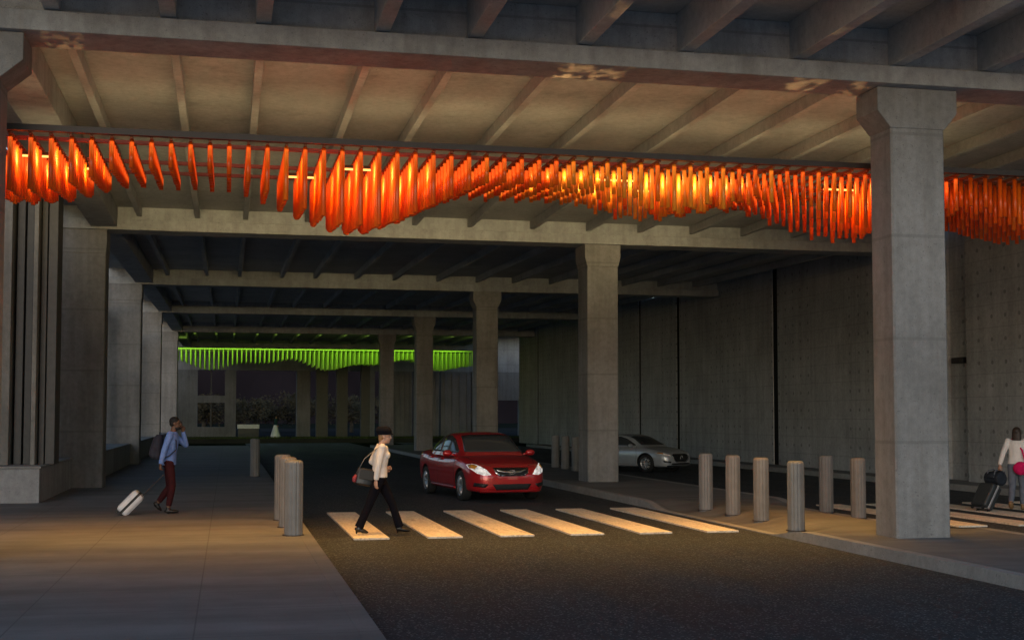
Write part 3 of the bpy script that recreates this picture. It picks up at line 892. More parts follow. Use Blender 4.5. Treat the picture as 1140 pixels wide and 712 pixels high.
lm, nt, b = node_mat('headlamp_reflection')  # bright reflections in the unlit headlamps, put in as emission
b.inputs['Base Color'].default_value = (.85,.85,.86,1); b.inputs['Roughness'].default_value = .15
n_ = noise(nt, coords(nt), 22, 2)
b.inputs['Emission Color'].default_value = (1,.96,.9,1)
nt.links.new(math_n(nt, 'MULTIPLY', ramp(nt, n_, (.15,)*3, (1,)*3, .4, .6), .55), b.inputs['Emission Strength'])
M['lamp_reflection'] = lm
RED = dict(
    xs=[-2.36,-2.32,-2.2,-2.0,-1.75,-1.4,-1.0,-.5,0,.5,.9,1.2,1.5,1.8,2.0,2.15,2.27,2.33,2.36],
    hw=[(-2.36,.55),(-2.32,.70),(-2.2,.80),(-2.0,.86),(-1.5,.895),(0,.90),(1.4,.90),(1.8,.88),(2.0,.845),(2.15,.79),(2.27,.70),(2.33,.60),(2.36,.48)],
    zt=[(-2.36,.80),(-2.32,.93),(-2.2,1.02),(-1.9,1.06),(-1.4,1.05),(-1,1.0),(0,.98),(.8,1.0),(1.1,1.0),(1.5,.955),(1.9,.875),(2.1,.815),(2.22,.76),(2.3,.69),(2.36,.58)],
    zb=[(-2.36,.50),(-2.3,.36),(-2.0,.27),(-1.4,.22),(1.5,.21),(2.0,.20),(2.27,.21),(2.33,.25),(2.36,.33)],
    axles=(1.40,-1.36), arch=.375, wr=.335, track=.775, spokes=10, belt=.99,
    gh=[(-1.95,1.0,.60,.46),(-1.75,1.06,.70,.50),(-1.4,1.22,.77,.54),(-1.0,1.37,.80,.575),(-.6,1.46,.81,.60),(-.1,1.50,.82,.615),(.3,1.485,.82,.61),(.62,1.38,.81,.59),(.95,1.19,.79,.57),(1.2,1.04,.75,.56),(1.34,.97,.68,.52)],
    windshield=[(-.66,1.06),(.66,1.06),(.56,1.40),(.35,1.43),(-.35,1.43),(-.56,1.40)],
    rearglass=[(-.56,1.13),(.56,1.13),(.5,1.40),(-.5,1.40)],
    sideglass=[[(-.30,1.04),(-.30,1.41),(.10,1.41),(.42,1.33),(.86,1.08),(.86,1.04)], [(-1.42,1.08),(-1.12,1.28),(-.78,1.38),(-.38,1.41),(-.38,1.04),(-1.1,1.04)]],
    seams=[[(-.34,.30),(-.33,.7),(-.34,1.02)], [(.96,.33),(1.0,.7),(.92,.98)], [(-1.02,.62),(-1.16,.8),(-1.22,1.0)], [(-.95,.31),(.95,.31)]],
    handles=[[(-.24,.86),(-.02,.87),(-.02,.90),(-.24,.89)], [(-1.06,.88),(-.86,.885),(-.86,.915),(-1.06,.91)]],
    sill=[(-.92,.235),(.95,.225),(.95,.29),(-.92,.30)],
    front=[('grille_frame', [(-.40,.745),(.40,.745),(.37,.62),(.27,.565),(-.27,.565),(-.37,.62)], 'chrome', .004, False),
           ('grille', [(-.375,.73),(.375,.73),(.345,.63),(.255,.585),(-.255,.585),(-.345,.63)], 'black', .012, False),
           ('grille_bar', [(-.36,.715),(-.2,.672),(-.1,.668),(.1,.668),(.2,.672),(.36,.715),(.33,.675),(.2,.64),(.1,.632),(-.1,.632),(-.2,.64),(-.33,.675)], 'chrome', .02, False),
           ('headlight', [(.47,.60),(.62,.585),(.74,.63),(.835,.735),(.84,.80),(.76,.825),(.66,.78),(.55,.70)], 'lamp_reflection', .005, True),
           ('headlight_amber', [(.76,.715),(.825,.735),(.83,.79),(.77,.81),(.70,.78)], 'amber', .012, True),
           ('lower_intake', [(-.44,.40),(.44,.40),(.36,.275),(-.36,.275)], 'black', .006, False),
           ('fog_recess', [(.52,.40),(.78,.43),(.79,.35),(.60,.325)], 'black', .006, True),
           ('bumper_lip', [(-.7,.235),(.7,.235),(.72,.265),(-.72,.265)], 'red_paint', .02, False)],
    rear=[('tail_light', [(.45,.80),(.74,.78),(.76,.96),(.5,.97)], 'amber'), ('number_plate', [(-.26,.72),(.26,.72),(.26,.84),(-.26,.84)], 'plate')],
    hood=[[(1.15,.70),(1.6,.72),(2.05,.60),(2.18,.42)]],
    badge=(0, .655), badge_size=(.075,.042), badge_marks=[(.03,.008,.012),(-.005,.016,.007),(-.03,.0,.007),(-.02,-.018,.007),(.01,-.018,.007),(.035,-.014,.007)],
    mir=(.80,.985,1.03))
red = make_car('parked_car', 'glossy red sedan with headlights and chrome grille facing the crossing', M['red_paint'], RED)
red.location = (5.86, 30.0, .002); red.scale = (1.03, 1.03, 1.02); red.rotation_euler.z = R(-90+7)

GREY = dict(RED)
GREY.update(
    zt=[(-2.36,.80),(-2.32,.92),(-2.2,.99),(-1.9,1.02),(-1.4,1.0),(-1,.96),(0,.95),(.8,.97),(1.1,.965),(1.5,.92),(1.9,.84),(2.1,.79),(2.22,.73),(2.3,.66),(2.36,.55)],
    belt=.96, spokes=8, wr=.345, arch=.38,
    gh=[(-2.05,.98,.60,.46),(-1.75,1.08,.70,.50),(-1.4,1.20,.77,.54),(-1.0,1.32,.80,.575),(-.6,1.39,.81,.60),(-.1,1.42,.82,.615),(.3,1.405,.82,.61),(.62,1.31,.81,.59),(.95,1.14,.79,.57),(1.2,1.01,.75,.56),(1.36,.94,.68,.52)],
    windshield=[(-.66,1.02),(.66,1.02),(.56,1.32),(.35,1.35),(-.35,1.35),(-.56,1.32)],
    rearglass=[(-.56,1.10),(.56,1.10),(.5,1.32),(-.5,1.32)],
    sideglass=[[(-.30,1.0),(-.30,1.33),(.10,1.33),(.42,1.25),(.86,1.03),(.86,1.0)], [(-1.42,1.03),(-1.12,1.2),(-.78,1.29),(-.38,1.33),(-.38,1.0),(-1.1,1.0)]],
    front=[('grille', [(-.46,.66),(-.36,.70),(.36,.70),(.46,.66),(.40,.50),(.26,.41),(-.26,.41),(-.40,.50)], 'black', .006, False),
           ('grille_wing', [(-.50,.655),(-.47,.655),(-.41,.495),(-.26,.40),(.26,.40),(.41,.495),(.47,.655),(.50,.655),(.43,.48),(.27,.375),(-.27,.375),(-.43,.48)], 'chrome', .014, False),
           ('headlight', [(.49,.645),(.62,.635),(.76,.675),(.84,.74),(.80,.765),(.66,.725),(.52,.685)], 'lamp_glass', .006, True),
           ('headlight_amber', [(.76,.69),(.83,.735),(.80,.758),(.74,.735)], 'amber', .014, True),
           ('lower_intake', [(-.52,.36),(.52,.36),(.58,.30),(-.58,.30)], 'black', .006, False),
           ('fog_recess', [(.56,.42),(.78,.46),(.77,.40),(.58,.37)], 'black', .006, True),
           ('bumper_lip', [(-.68,.245),(.68,.245),(.70,.285),(-.70,.285)], 'chrome', .012, False)],
    badge=(0, .565), badge_size=(.085,.07), badge_marks=[(.03,.02,.012),(-.03,.02,.012),(0,-.005,.012),(.045,.03,.01),(-.045,.03,.01)],
    mir=(.80,.985,1.0))
grey = make_car('parked_car', 'dark grey sedan half hidden by the second island column', M['grey_paint'], GREY)
grey.location = (13.75, 42.75, .002); grey.rotation_euler.z = R(-90+34); grey.scale = (.93, .93, .90)

# ------------------------------------------------------------------ people
def skin_mat(name, col): return plain(name, col, .55, 0, .06, 30)
def cloth_mat(name, col, var=.18):
    m, nt, b = node_mat(name); v = coords(nt)
    c = ramp(nt, noise(nt, v, 14, 4), tuple(x*(1-var) for x in col), tuple(min(1, x*(1+var)) for x in col))
    nt.links.new(c, b.inputs['Base Color']); b.inputs['Roughness'].default_value = .9; b.inputs['Specular IOR Level'].default_value = .12
    bump(nt, b, noise(nt, mapping(nt, v, (1, 1, .45)), 9, 3), .55, .03)
    return m
M['eye'] = plain('eye_dark', (.02,.015,.012), .3); M['lip'] = plain('lip', (.35,.10,.09), .5)

def ell_loft(bm, secs, n=18):
    """secs: (centre, radius along x, radius along y) stacked rings"""
    rings = []
    for c, rx, ry in secs:
        rings.append([bm.verts.new((c[0]+rx*math.cos(2*math.pi*k/n), c[1]+ry*math.sin(2*math.pi*k/n), c[2])) for k in range(n)])
    for a, b_ in zip(rings, rings[1:]):
        for k in range(n): bm.faces.new((a[k], a[(k+1) % n], b_[(k+1) % n], b_[k]))
    bm.faces.new(rings[0][::-1]); bm.faces.new(rings[-1])

def limb(bm, pts, rad):
    tube(bm, pts, rad, 14)
    for p, r in zip(pts, rad): ball(bm, p, (r, r, r), 12, 8)

def lerp(a, b_, t): return Vector(a)+(Vector(b_)-Vector(a))*t

def hand(bm, wrist, d, nrm, curl=.5, side=1):
    """palm, four bent fingers of unequal length and a thumb leaving the side of the palm"""
    d = Vector(d).normalized(); nrm = Vector(nrm); nrm = (nrm-d*nrm.dot(d)).normalized(); s = d.cross(nrm)*side
    w = Vector(wrist)
    tube(bm, [w-d*.01, w+d*.04, w+d*.085], [.026,.036,.036], 12, sx=.5, sy=1.0, up=nrm)
    for i, (o, L) in enumerate(((.027,.072),(.009,.080),(-.009,.075),(-.027,.058))):
        b0 = w+d*.075+s*o
        a1, a2, a3 = curl*.6, curl*1.3, curl*1.9
        p1 = b0+(d*math.cos(a1)+nrm*math.sin(a1))*L*.45
        p2 = p1+(d*math.cos(a2)+nrm*math.sin(a2))*L*.32
        p3 = p2+(d*math.cos(a3)+nrm*math.sin(a3))*L*.25
        limb(bm, [b0, p1, p2, p3], [.0095,.009,.008,.007])
    t0 = w+d*.025+s*.028; t1 = t0+(d*.6+s*.6+nrm*.35).normalized()*.038; t2 = t1+(d*.85+nrm*.4).normalized()*.032
    limb(bm, [t0, t1, t2], [.013,.0105,.009])

def remeshed(name, bm, voxel, mats, parent, smooth=3, keep_uv=False):
    me = bpy.data.meshes.new(name); bm.to_mesh(me); bm.free()
    o = link_mesh(name, me, mats, parent)
    md = o.modifiers.new('r', 'REMESH'); md.mode = 'VOXEL'; md.voxel_size = voxel; md.use_smooth_shade = True
    md = o.modifiers.new('s', 'SMOOTH'); md.iterations = smooth; md.factor = .5
    applied(o)
    for p in o.data.polygons: p.use_smooth = True
    return o

def foot(bm, heel, toe, w, r=.045):
    heel, toe = Vector(heel), Vector(toe)
    tube(bm, [lerp(heel, toe, -.02), lerp(heel, toe, .2), lerp(heel, toe, .6), lerp(heel, toe, .92)], [w*.8, w*.9, w*1.05, w*.6], 12, sx=1.0, sy=.72, up=(0,1,0))
    for t, r_ in ((-.02, w*.72), (.6, w*.78), (.92, w*.52)): ball(bm, lerp(heel, toe, t), (r_, r_*1.15, r_*.75), 12, 8)

def person(J, label, skin, voxel=.006, female=False):
    """J: joints.  one continuous body; clothing and hair are children"""
    body_t = empty('person', (0, 0, 0)); tag(body_t, label, 'person')
    bm = BM(); k = J.get('k', 1.0)
    pel, wai, che, nk, hd = [Vector(J[q]) for q in ('pelvis','waist','chest','neck','head')]
    sw = J['sw']; hw = J['hw']
    ell_loft(bm, [((pel.x, pel.y, pel.z-.10), .07, .10), ((pel.x, pel.y, pel.z-.02), .105, hw), (wai, .088, hw*.80), ((che.x, che.y, che.z-.06), .11, sw*.78), (che, .112, sw*.82), ((che.x+(nk.x-che.x)*.6, che.y, che.z+.10), .085, sw*.80), ((nk.x, nk.y, nk.z-.025), .052, .06)])
    limb(bm, [lerp(nk, hd, -.35), lerp(nk, hd, .55)], [.054*k, .05*k])
    f = Vector(J.get('face', (1, 0, 0))).normalized(); l = Vector((-f.y, f.x, 0))
    rot = Matrix(((f.x, l.x, 0, 0), (f.y, l.y, 0, 0), (f.z, 0, 1, 0), (0, 0, 0, 1)))
    def H(x, y, z): return hd + f*x + l*y + Vector((0, 0, z))
    ball(bm, H(-.012, 0, .03), (.094, .074, .088), 18, 12, rot)
    ball(bm, H(.016, 0, -.035), (.070, .060, .078), 18, 12, rot)
    ball(bm, H(.050, 0, -.085), (.028, .034, .022), 12, 8, rot)
    tube(bm, [H(.080, 0, .022), H(.098, 0, -.018), H(.100, 0, -.024), H(.080, 0, -.034)], [.009, .013, .013, .010], 8)
    for s in (1, -1):
        ball(bm, H(-.012, s*.073, -.005), (.022, .010, .034), 10, 8, rot)
        ball(bm, H(.072, s*.030, .030), (.016, .026, .007), 10, 6, rot)
    ball(bm, H(.080, 0, -.058), (.012, .024, .009), 10, 6, rot)
    for s, q in ((1, 'l'), (-1, 'r')):
        hip, kn, an, he, to = [Vector(J[q+'_'+n_]) for n_ in ('hip','knee','ankle','heel','toe')]
        limb(bm, [hip, lerp(hip, kn, .5), kn, lerp(kn, an, .35), an], [.082, .070, .053, .053, .036])
        foot(bm, he, to, .040)
        sh, el, wr = [Vector(J[q+'_'+n_]) for n_ in ('sho','elb','wri')]
        limb(bm, [lerp(che, sh, .6), sh, lerp(sh, el, .5), el, lerp(el, wr, .3), wr], [.06, .050, .044, .036, .036, .025])
        hand(bm, wr, J[q+'_hd'], J[q+'_hn'], J.get(q+'_curl', .5), 1 if s*J.get('flip', 1) > 0 else -1)
    o = remeshed('body', bm, voxel, [skin, M['eye'], M['lip']], body_t, 2)
    for p in o.data.polygons:
        c = p.center-hd; cf, cl_, cz = c.dot(f), c.dot(l), c.z
        if cf > .045:
            if abs(abs(cl_)-.030) < .013 and abs(cz-.012) < .007: p.material_index = 1
            elif abs(abs(cl_)-.030) < .018 and abs(cz-.034) < .005: p.material_index = 1
            elif abs(cl_) < .022 and abs(cz+.058) < .008: p.material_index = 2
    return body_t, H, rot

def trousers(J, mat, parent, flare=0.0, fat=.014, low=.0, name='trousers'):
    bm = BM(); pel, wai = Vector(J['pelvis']), Vector(J['waist']); hw = J['hw']
    top = lerp(pel, wai, .7)
    ell_loft(bm, [((pel.x, pel.y, pel.z-.11), .085, .115), ((pel.x, pel.y, pel.z-.03), .125, hw+.016), (top, .105, hw*.9+.012)])
    for q in ('l', 'r'):
        hip, kn, an = [Vector(J[q+'_'+n_]) for n_ in ('hip','knee','ankle')]
        end = lerp(kn, an, 1.0-low)
        limb(bm, [hip, lerp(hip, kn, .5), kn, lerp(kn, an, .4)], [.096, .084, .066, .064])
        tube(bm, [lerp(kn, an, .4), end], [.064, .05+flare], 14)
    return remeshed(name, bm, .010, mat, parent, 3)

def shirt(J, mat, parent, hem=.0, sleeve=1.0, name='shirt', loose=.016):
    bm = BM(); pel, wai, che, nk = [Vector(J[q]) for q in ('pelvis','waist','chest','neck')]; sw, hw = J['sw'], J['hw']
    b0 = lerp(pel, wai, hem)
    ell_loft(bm, [(b0, .118+loose*.6, hw+loose+.004), (wai, .098+loose, hw*.84+loose), ((che.x, che.y, che.z-.06), .112+loose, sw*.79+loose), (che, .112+loose, sw*.83+loose), ((che.x+(nk.x-che.x)*.6, che.y, che.z+.10), .085+loose, sw*.80+loose), ((nk.x-.004, nk.y, nk.z-.02), .058+loose*.5, .066+loose*.5)])
    if J.get('bust'): 
        for s in (1, -1): ball(bm, (che.x+.085, che.y+s*.075, che.z-.03), (.06, .065, .065), 12, 8)
    for q in ('l', 'r'):
        sh, el, wr = [Vector(J[q+'_'+n_]) for n_ in ('sho','elb','wri')]
        e = lerp(el, wr, sleeve*.97)
        limb(bm, [lerp(che, sh, .65), sh, lerp(sh, el, .5), el], [.072, .064, .057, .050])
        if sleeve > 0: tube(bm, [el, lerp(el, e, .5), e], [.050, .048, .040], 14)
    return remeshed(name, bm, .009, mat, parent, 2)

def shoes(J, mat, parent, heel_h=0.0):
    for q in ('l', 'r'):
        bm = BM(); he, to, an = [Vector(J[q+'_'+n_]) for n_ in ('heel','toe','ankle')]
        foot(bm, he, to, .050); limb(bm, [lerp(he, to, .18), an], [.046, .044])
        if heel_h: 
            d = Vector((0, 0, -1)); tube(bm, [lerp(he, to, .02), (he.x-.01, he.y, max(.004, he.z-heel_h))], [.028, .012], 8)
        remeshed('shoe', bm, .008, mat, parent, 1)

def place(t, loc, rz):
    t.location = loc; t.rotation_euler.z = rz

# --- man on the phone, walking right
JM = dict(pelvis=(0,0,.92), waist=(.01,0,1.07), chest=(.035,0,1.32), neck=(.07,0,1.49), head=(.105,0,1.615), sw=.205, hw=.150,
  r_hip=(0,-.085,.90), r_knee=(.065,-.09,.49), r_ankle=(.0,-.085,.09), r_heel=(-.03,-.085,.045), r_toe=(.18,-.10,.036),
  l_hip=(0,.085,.90), l_knee=(.01,.095,.47), l_ankle=(-.20,.10,.17), l_heel=(-.235,.10,.175), l_toe=(-.13,.10,.045),
  r_sho=(.02,-.195,1.42), r_elb=(-.075,-.245,1.15), r_wri=(-.135,-.25,.89), r_hd=(-.12,0,-1), r_hn=(.8,.5,0), r_curl=1.3,
  l_sho=(.045,.195,1.42), l_elb=(.285,.20,1.225), l_wri=(.235,.125,1.475), l_hd=(-.25,-.30,1), l_hn=(-.2,-1,0), l_curl=.9)
sk_d = skin_mat('skin_brown', (.17,.085,.05)); sk_l = skin_mat('skin_light', (.50,.30,.22)); sk_m = skin_mat('skin_tan', (.40,.23,.16))
man, Hh, rt = person(JM, 'person in light blue shirt and dark red trousers, phone to the ear, pulling a suitcase', sk_d)
shirt(JM, cloth_mat('blue_shirt', (.20,.32,.68)), man, hem=-.35, loose=.02)
trousers(JM, cloth_mat('maroon_trousers', (.055,.014,.016)), man, 0, low=.12)
shoes(JM, plain('black_leather', (.012,.011,.011), .4), man)
hair_d = plain('hair_black', (.012,.010,.009), .7)
bm = BM(); ball(bm, Hh(-.022,0,.048), (.094,.081,.083), 18, 12, rt); ball(bm, Hh(-.055,0,.0), (.055,.070,.06), 14, 10, rt)
remeshed('hair', bm, .008, hair_d, man, 1)
bm = BM(); ball(bm, Hh(.03,0,-.08), (.060,.060,.040), 14, 10, rt); remeshed('beard', bm, .008, hair_d, man, 1)
MX, MY = -1.02, 23.98
place(man, (MX, MY, .15), 0)
t = empty('phone', (MX+.185, MY+.085, 1.735)); tag(t, 'dark phone held to the ear of the walking man', 'phone')
t.rotation_euler = (R(15), R(-12), 0)
bm = BM(); box(bm, -.036, .036, -.005, .005, -.075, .075); obj('case', bm, M['black'], t, bevel=.004)
bm = BM(); box(bm, -.032, .032, .0055, .0065, -.068, .068); obj('screen', bm, M['glass'], t)
# backpack
bp_m = cloth_mat('backpack_cloth', (.045,.045,.06))
t = empty('backpack', (MX-.20, MY, 1.12)); tag(t, 'dark grey backpack on the back of the man with the phone', 'backpack')
bm = BM(); ell_loft(bm, [((0,0,0),.07,.12),((-.02,0,.05),.11,.155),((-.015,0,.22),.115,.16),((.005,0,.38),.09,.14),((.03,0,.45),.05,.08)]); remeshed('pack_body', bm, .01, bp_m, t, 4)
bm = BM(); ell_loft(bm, [((-.09,0,.03),.04,.09),((-.10,0,.10),.06,.12),((-.095,0,.20),.045,.11)]); remeshed('front_pocket', bm, .009, bp_m, t, 3)
for s in (1, -1):
    bm = BM(); tube(bm, [(.10,s*.12,.44),(.22,s*.135,.45),(.325,s*.135,.34),(.33,s*.15,.18),(.2,s*.185,.06),(.06,s*.13,.03)], .018, 8, sx=1.4, sy=.5); obj('shoulder_strap', bm, bp_m, t, smooth=True)
bm = BM(); tube(bm, [(.03,-.05,.44),(.03,-.03,.49),(.03,.03,.49),(.03,.05,.44)], .009, 8); obj('grab_handle', bm, bp_m, t, smooth=True)
# white suitcase, tilted
def rolling_case(name, label, cat, loc, rz, tilt, size, shell, trim, handle):
    t = empty(name, loc); tag(t, label, cat)
    t.rotation_euler = (0, R(tilt), rz)
    L, W, D = size
    bm = BM(); box(bm, -D/2, D/2, -W/2, W/2, .06, .06+L); o = obj('shell', bm, shell, t, bevel=.05)
    o.modifiers['bevel'].segments = 4
    bm = BM()
    for k in range(7):
        y = -W/2+W*(k+1)/8
        for s in (1, -1): box(bm, s*(D/2-.002), s*(D/2+.006), y-.012, y+.012, .12, L)
    obj('shell_ribs', bm, shell, t, bevel=.002)
    bm = BM(); box(bm, -.022, .022, -W/2-.006, W/2+.006, .055, .066+L); obj('zip_band', bm, trim, t, bevel=.006)
    for sx in (1, -1):
        for sy in (1, -1):
            bm = BM(); lathe(bm, [(.012,-.012),(.032,-.012),(.032,.012),(.012,.012)], 16, 'y', (sx*(D/2-.05), sy*(W/2-.06), .03)); box(bm, sx*(D/2-.05)-.02, sx*(D/2-.05)+.02, sy*(W/2-.06)-.016, sy*(W/2-.06)+.016, .045, .075)
            obj('caster', bm, M['black'], t)
    bm = BM()
    for s in (1, -1): tube(bm, [(D/2-.05, s*.09, L), (D/2-.05, s*.09, .06+L+handle)], .008, 8)
    tube(bm, [(D/2-.05, -.10, .06+L+handle), (D/2-.05, .10, .06+L+handle)], .014, 10)
    obj('pull_handle', bm, M['rail_dark'], t)
    return t
rolling_case('suitcase', 'white hard shell suitcase tilted on its wheels behind the man', 'suitcase', (MX-.84, MY-.25, .155), 0, 44, (.46,.36,.22), plain('white_shell', (.72,.74,.78), .3), M['black'], .50)

# --- woman in dark hat striding over the crossing
JW = dict(pelvis=(0,0,.90), waist=(.005,0,1.05), chest=(.02,0,1.28), neck=(.04,0,1.43), head=(.085,0,1.55), sw=.175, hw=.155, bust=1, face=(1,-.12,-.06),
  l_hip=(.01,.08,.88), l_knee=(.215,.08,.47), l_ankle=(.335,.08,.105), l_heel=(.31,.08,.075), l_toe=(.50,.075,.035),
  r_hip=(-.01,-.08,.88), r_knee=(-.175,-.085,.46), r_ankle=(-.325,-.08,.125), r_heel=(-.36,-.08,.095), r_toe=(-.19,-.085,.035),
  r_sho=(.02,-.165,1.375), r_elb=(-.045,-.205,1.10), r_wri=(-.075,-.20,.86), r_hd=(-.05,0,-1), r_hn=(.8,.6,0), r_curl=.6,
  l_sho=(.02,.165,1.375), l_elb=(-.10,.22,1.14), l_wri=(.10,.20,1.02), l_hd=(1,-.1,.2), l_hn=(0,-1,0), l_curl=.9)
wom, Hh, rt = person(JW, 'person in a white sweater, black trousers and dark round hat striding over the crossing', sk_l)
white_knit = cloth_mat('white_sweater', (.72,.70,.70), .08); blk = cloth_mat('black_trousers', (.005,.005,.009)); black_l = plain('black_shoe', (.010,.009,.009), .3)
shirt(JW, white_knit, wom, hem=.0, name='sweater', loose=.018); trousers(JW, blk, wom, .022, low=-.02); shoes(JW, black_l, wom, .075)
hat_m = cloth_mat('navy_hat', (.006,.007,.012))
bm = BM()
ell_loft(bm, [((Hh(-.012,0,.022)), .108,.092),((Hh(-.012,0,.05)), .118,.103),((Hh(-.02,0,.085)), .130,.118),((Hh(-.025,0,.125)), .118,.106),((Hh(-.025,0,.155)), .075,.07)])
ball(bm, Hh(.09,0,.040), (.050,.07,.012), 14, 8, rt)
remeshed('hat', bm, .008, hat_m, wom, 2)
bm = BM(); ball(bm, Hh(-.055,0,-.01), (.055,.075,.07), 14, 10, rt); ball(bm, Hh(-.07,0,-.05), (.035,.05,.05), 12, 8, rt); remeshed('hair', bm, .008, plain('hair_fair', (.30,.17,.08), .6), wom, 1)
WX, WY = 2.38, 20.40
place(wom, (WX, WY, .03), 0)
bagm = plain('black_bag_leather', (.014,.013,.014), .4)
t = empty('handbag', (WX-.24, WY-.02, .80)); tag(t, 'black shoulder bag hanging behind the walking woman in the hat', 'handbag')
t.rotation_euler = (0, R(10), 0)
bm = BM(); ell_loft(bm, [((0,0,.0),.15,.05),((0,0,.02),.185,.07),((0,0,.18),.17,.06),((0,0,.27),.15,.03)]); remeshed('bag_body', bm, .009, bagm, t, 2)
bm = BM(); box(bm, -.12, .12, -.083, -.068, .10, .25); obj('flap', bm, bagm, t, bevel=.006)
bm = BM(); tube(bm, [(-.13,0,.25),(-.08,-.05,.42),(.12,-.09,.66),(.24,-.06,.655),(.24,.08,.60),(.14,.06,.27)], .013, 8, sx=1.3, sy=.5); obj('shoulder_strap', bm, plain('strap_grey', (.22,.21,.20), .5), t, smooth=True)
bm = BM(); ell_loft(bm, [((-.175,-.03,.03),.03,.03),((-.18,-.03,.09),.035,.035),((-.165,-.03,.15),.02,.02)]); remeshed('red_pouch', bm, .007, plain('red_pouch', (.28,.03,.04), .5), t, 2)

# --- woman at the right edge, seen from behind
JR = dict(pelvis=(0,0,.90), waist=(.01,0,1.05), chest=(.025,0,1.27), neck=(.04,0,1.42), head=(.07,0,1.535), sw=.17, hw=.16, face=(1,.1,0),
  r_hip=(.01,-.08,.88), r_knee=(.13,-.085,.48), r_ankle=(.13,-.08,.10), r_heel=(.10,-.08,.055), r_toe=(.31,-.09,.036),
  l_hip=(-.01,.08,.88), l_knee=(-.05,.085,.46), l_ankle=(-.27,.085,.16), l_heel=(-.30,.085,.165), l_toe=(-.19,.085,.045),
  l_sho=(.02,.16,1.37), l_elb=(-.10,.24,1.13), l_wri=(-.20,.29,.90), l_hd=(-.3,.1,-1), l_hn=(.6,-.6,0), l_curl=1.3,
  r_sho=(.02,-.16,1.37), r_elb=(.02,-.24,1.11), r_wri=(.14,-.22,.92), r_hd=(.5,.1,-.8), r_hn=(.4,.8,0), r_curl=.7)
rw_, Hh, rt = person(JR, 'person with long dark hair, white top and grey jeans at the right edge', sk_m)
shirt(JR, cloth_mat('white_top', (.66,.62,.58), .08), rw_, hem=.15, loose=.02, name='top'); trousers(JR, cloth_mat('grey_jeans', (.12,.135,.17)), rw_, .0, low=.08); shoes(JR, plain('tan_shoe', (.22,.13,.06), .5), rw_)
bm = BM(); ball(bm, Hh(-.018,0,.03), (.103,.086,.095), 18, 12, rt)
ell_loft(bm, [(Hh(-.075,0,-.30), .02,.05),(Hh(-.07,0,-.24), .045,.085),(Hh(-.065,0,-.10), .055,.092),(Hh(-.05,0,.02), .06,.09)])
remeshed('hair', bm, .009, plain('hair_brown', (.030,.016,.010), .6), rw_, 2)
RX, RY, RA = 15.33, 22.65, R(48)
place(rw_, (RX, RY, .03), RA)
def rloc(x, y, z): 
    c, s = math.cos(RA), math.sin(RA); return (RX+c*x-s*y, RY+s*x+c*y, z+.03)
pink = cloth_mat('pink_cloth', (.55,.012,.10))
t = empty('shoulder_bag', rloc(-.16, -.10, .80)); tag(t, 'round magenta bag at the hip of the woman at the right edge', 'bag'); t.rotation_euler.z = RA
bm = BM(); ball(bm, (0,0,.04), (.085,.15,.13), 16, 12); ball(bm, (-.01,0,.10), (.065,.11,.08), 14, 10); remeshed('bag_body', bm, .009, pink, t, 3)
bm = BM(); tube(bm, [(.0,-.09,.13),(.06,-.02,.40),(.15,.17,.62),(.22,.19,.62),(.30,.10,.50),(.20,-.14,.2)], .012, 8, sx=1.4, sy=.6); obj('shoulder_strap', bm, pink, t, smooth=True)
dk_case = plain('dark_case', (.025,.032,.036), .45)
cx = rloc(-.35, .62, 0)
cse = rolling_case('rolling_suitcase', 'black rolling suitcase tilted under the dark duffel at right', 'suitcase', (cx[0]-.08, cx[1]-.05, .04), R(12), 33, (.52,.40,.26), dk_case, M['rim'], .36)
t = empty('duffel_bag', (cx[0]+.28, cx[1]+.02, .58)); tag(t, 'dark duffel bag strapped on top of the tilted black suitcase', 'duffel bag'); t.rotation_euler = (0, R(33), R(12))
duf = cloth_mat('duffel_cloth', (.022,.028,.038))
bm = BM(); tube(bm, [(0,-.20,.10),(0,-.17,.10),(0,.17,.10),(0,.20,.10)], [.10,.14,.14,.10], 16); ball(bm, (.03,0,.20), (.12,.15,.10), 14, 10); remeshed('bag_body', bm, .01, duf, t, 3)
bm = BM()
for s in (1, -1): tube(bm, [(-.13,s*.09,.05),(-.16,s*.09,.18),(-.06,s*.09,.27),(.08,s*.09,.28),(.15,s*.09,.16)], .013, 8)
obj('strap', bm, plain('strap_dark', (.10,.11,.13), .5), t, smooth=True)
bm = BM(); ell_loft(bm, [((-.13,0,.03),.03,.09),((-.14,0,.08),.04,.11),((-.125,0,.15),.03,.09)]); remeshed('side_pocket', bm, .009, duf, t, 2)

# --- small far woman in a white skirt
JF = dict(JR); JF.update(face=(-.3,-1,0), l_elb=(.02,.24,1.11), l_wri=(.12,.22,.92), l_hd=(.4,0,-.8), l_hn=(0,-1,0))
fw, Hh, rt = person(JF, 'distant person in a wide white skirt and dark top before the far opening', sk_m, .010)
shirt(JF, cloth_mat('teal_top', (.03,.07,.08)), fw, hem=.4, name='top')
bm = BM(); ell_loft(bm, [((0,0,.06),.40,.42),((0,0,.30),.31,.33),((0,0,.65),.21,.24),((.01,0,.95),.125,.165),((.01,0,1.02),.115,.15)]); remeshed('skirt', bm, .014, cloth_mat('white_skirt', (.78,.80,.85), .05), fw, 2)
bm = BM(); ball(bm, Hh(-.02,0,.03), (.103,.086,.095), 14, 10, rt); ball(bm, Hh(-.07,0,-.08), (.04,.08,.10), 12, 8, rt); remeshed('hair', bm, .012, hair_d, fw, 1)
place(fw, (3.45, 95.2, .30), 0)
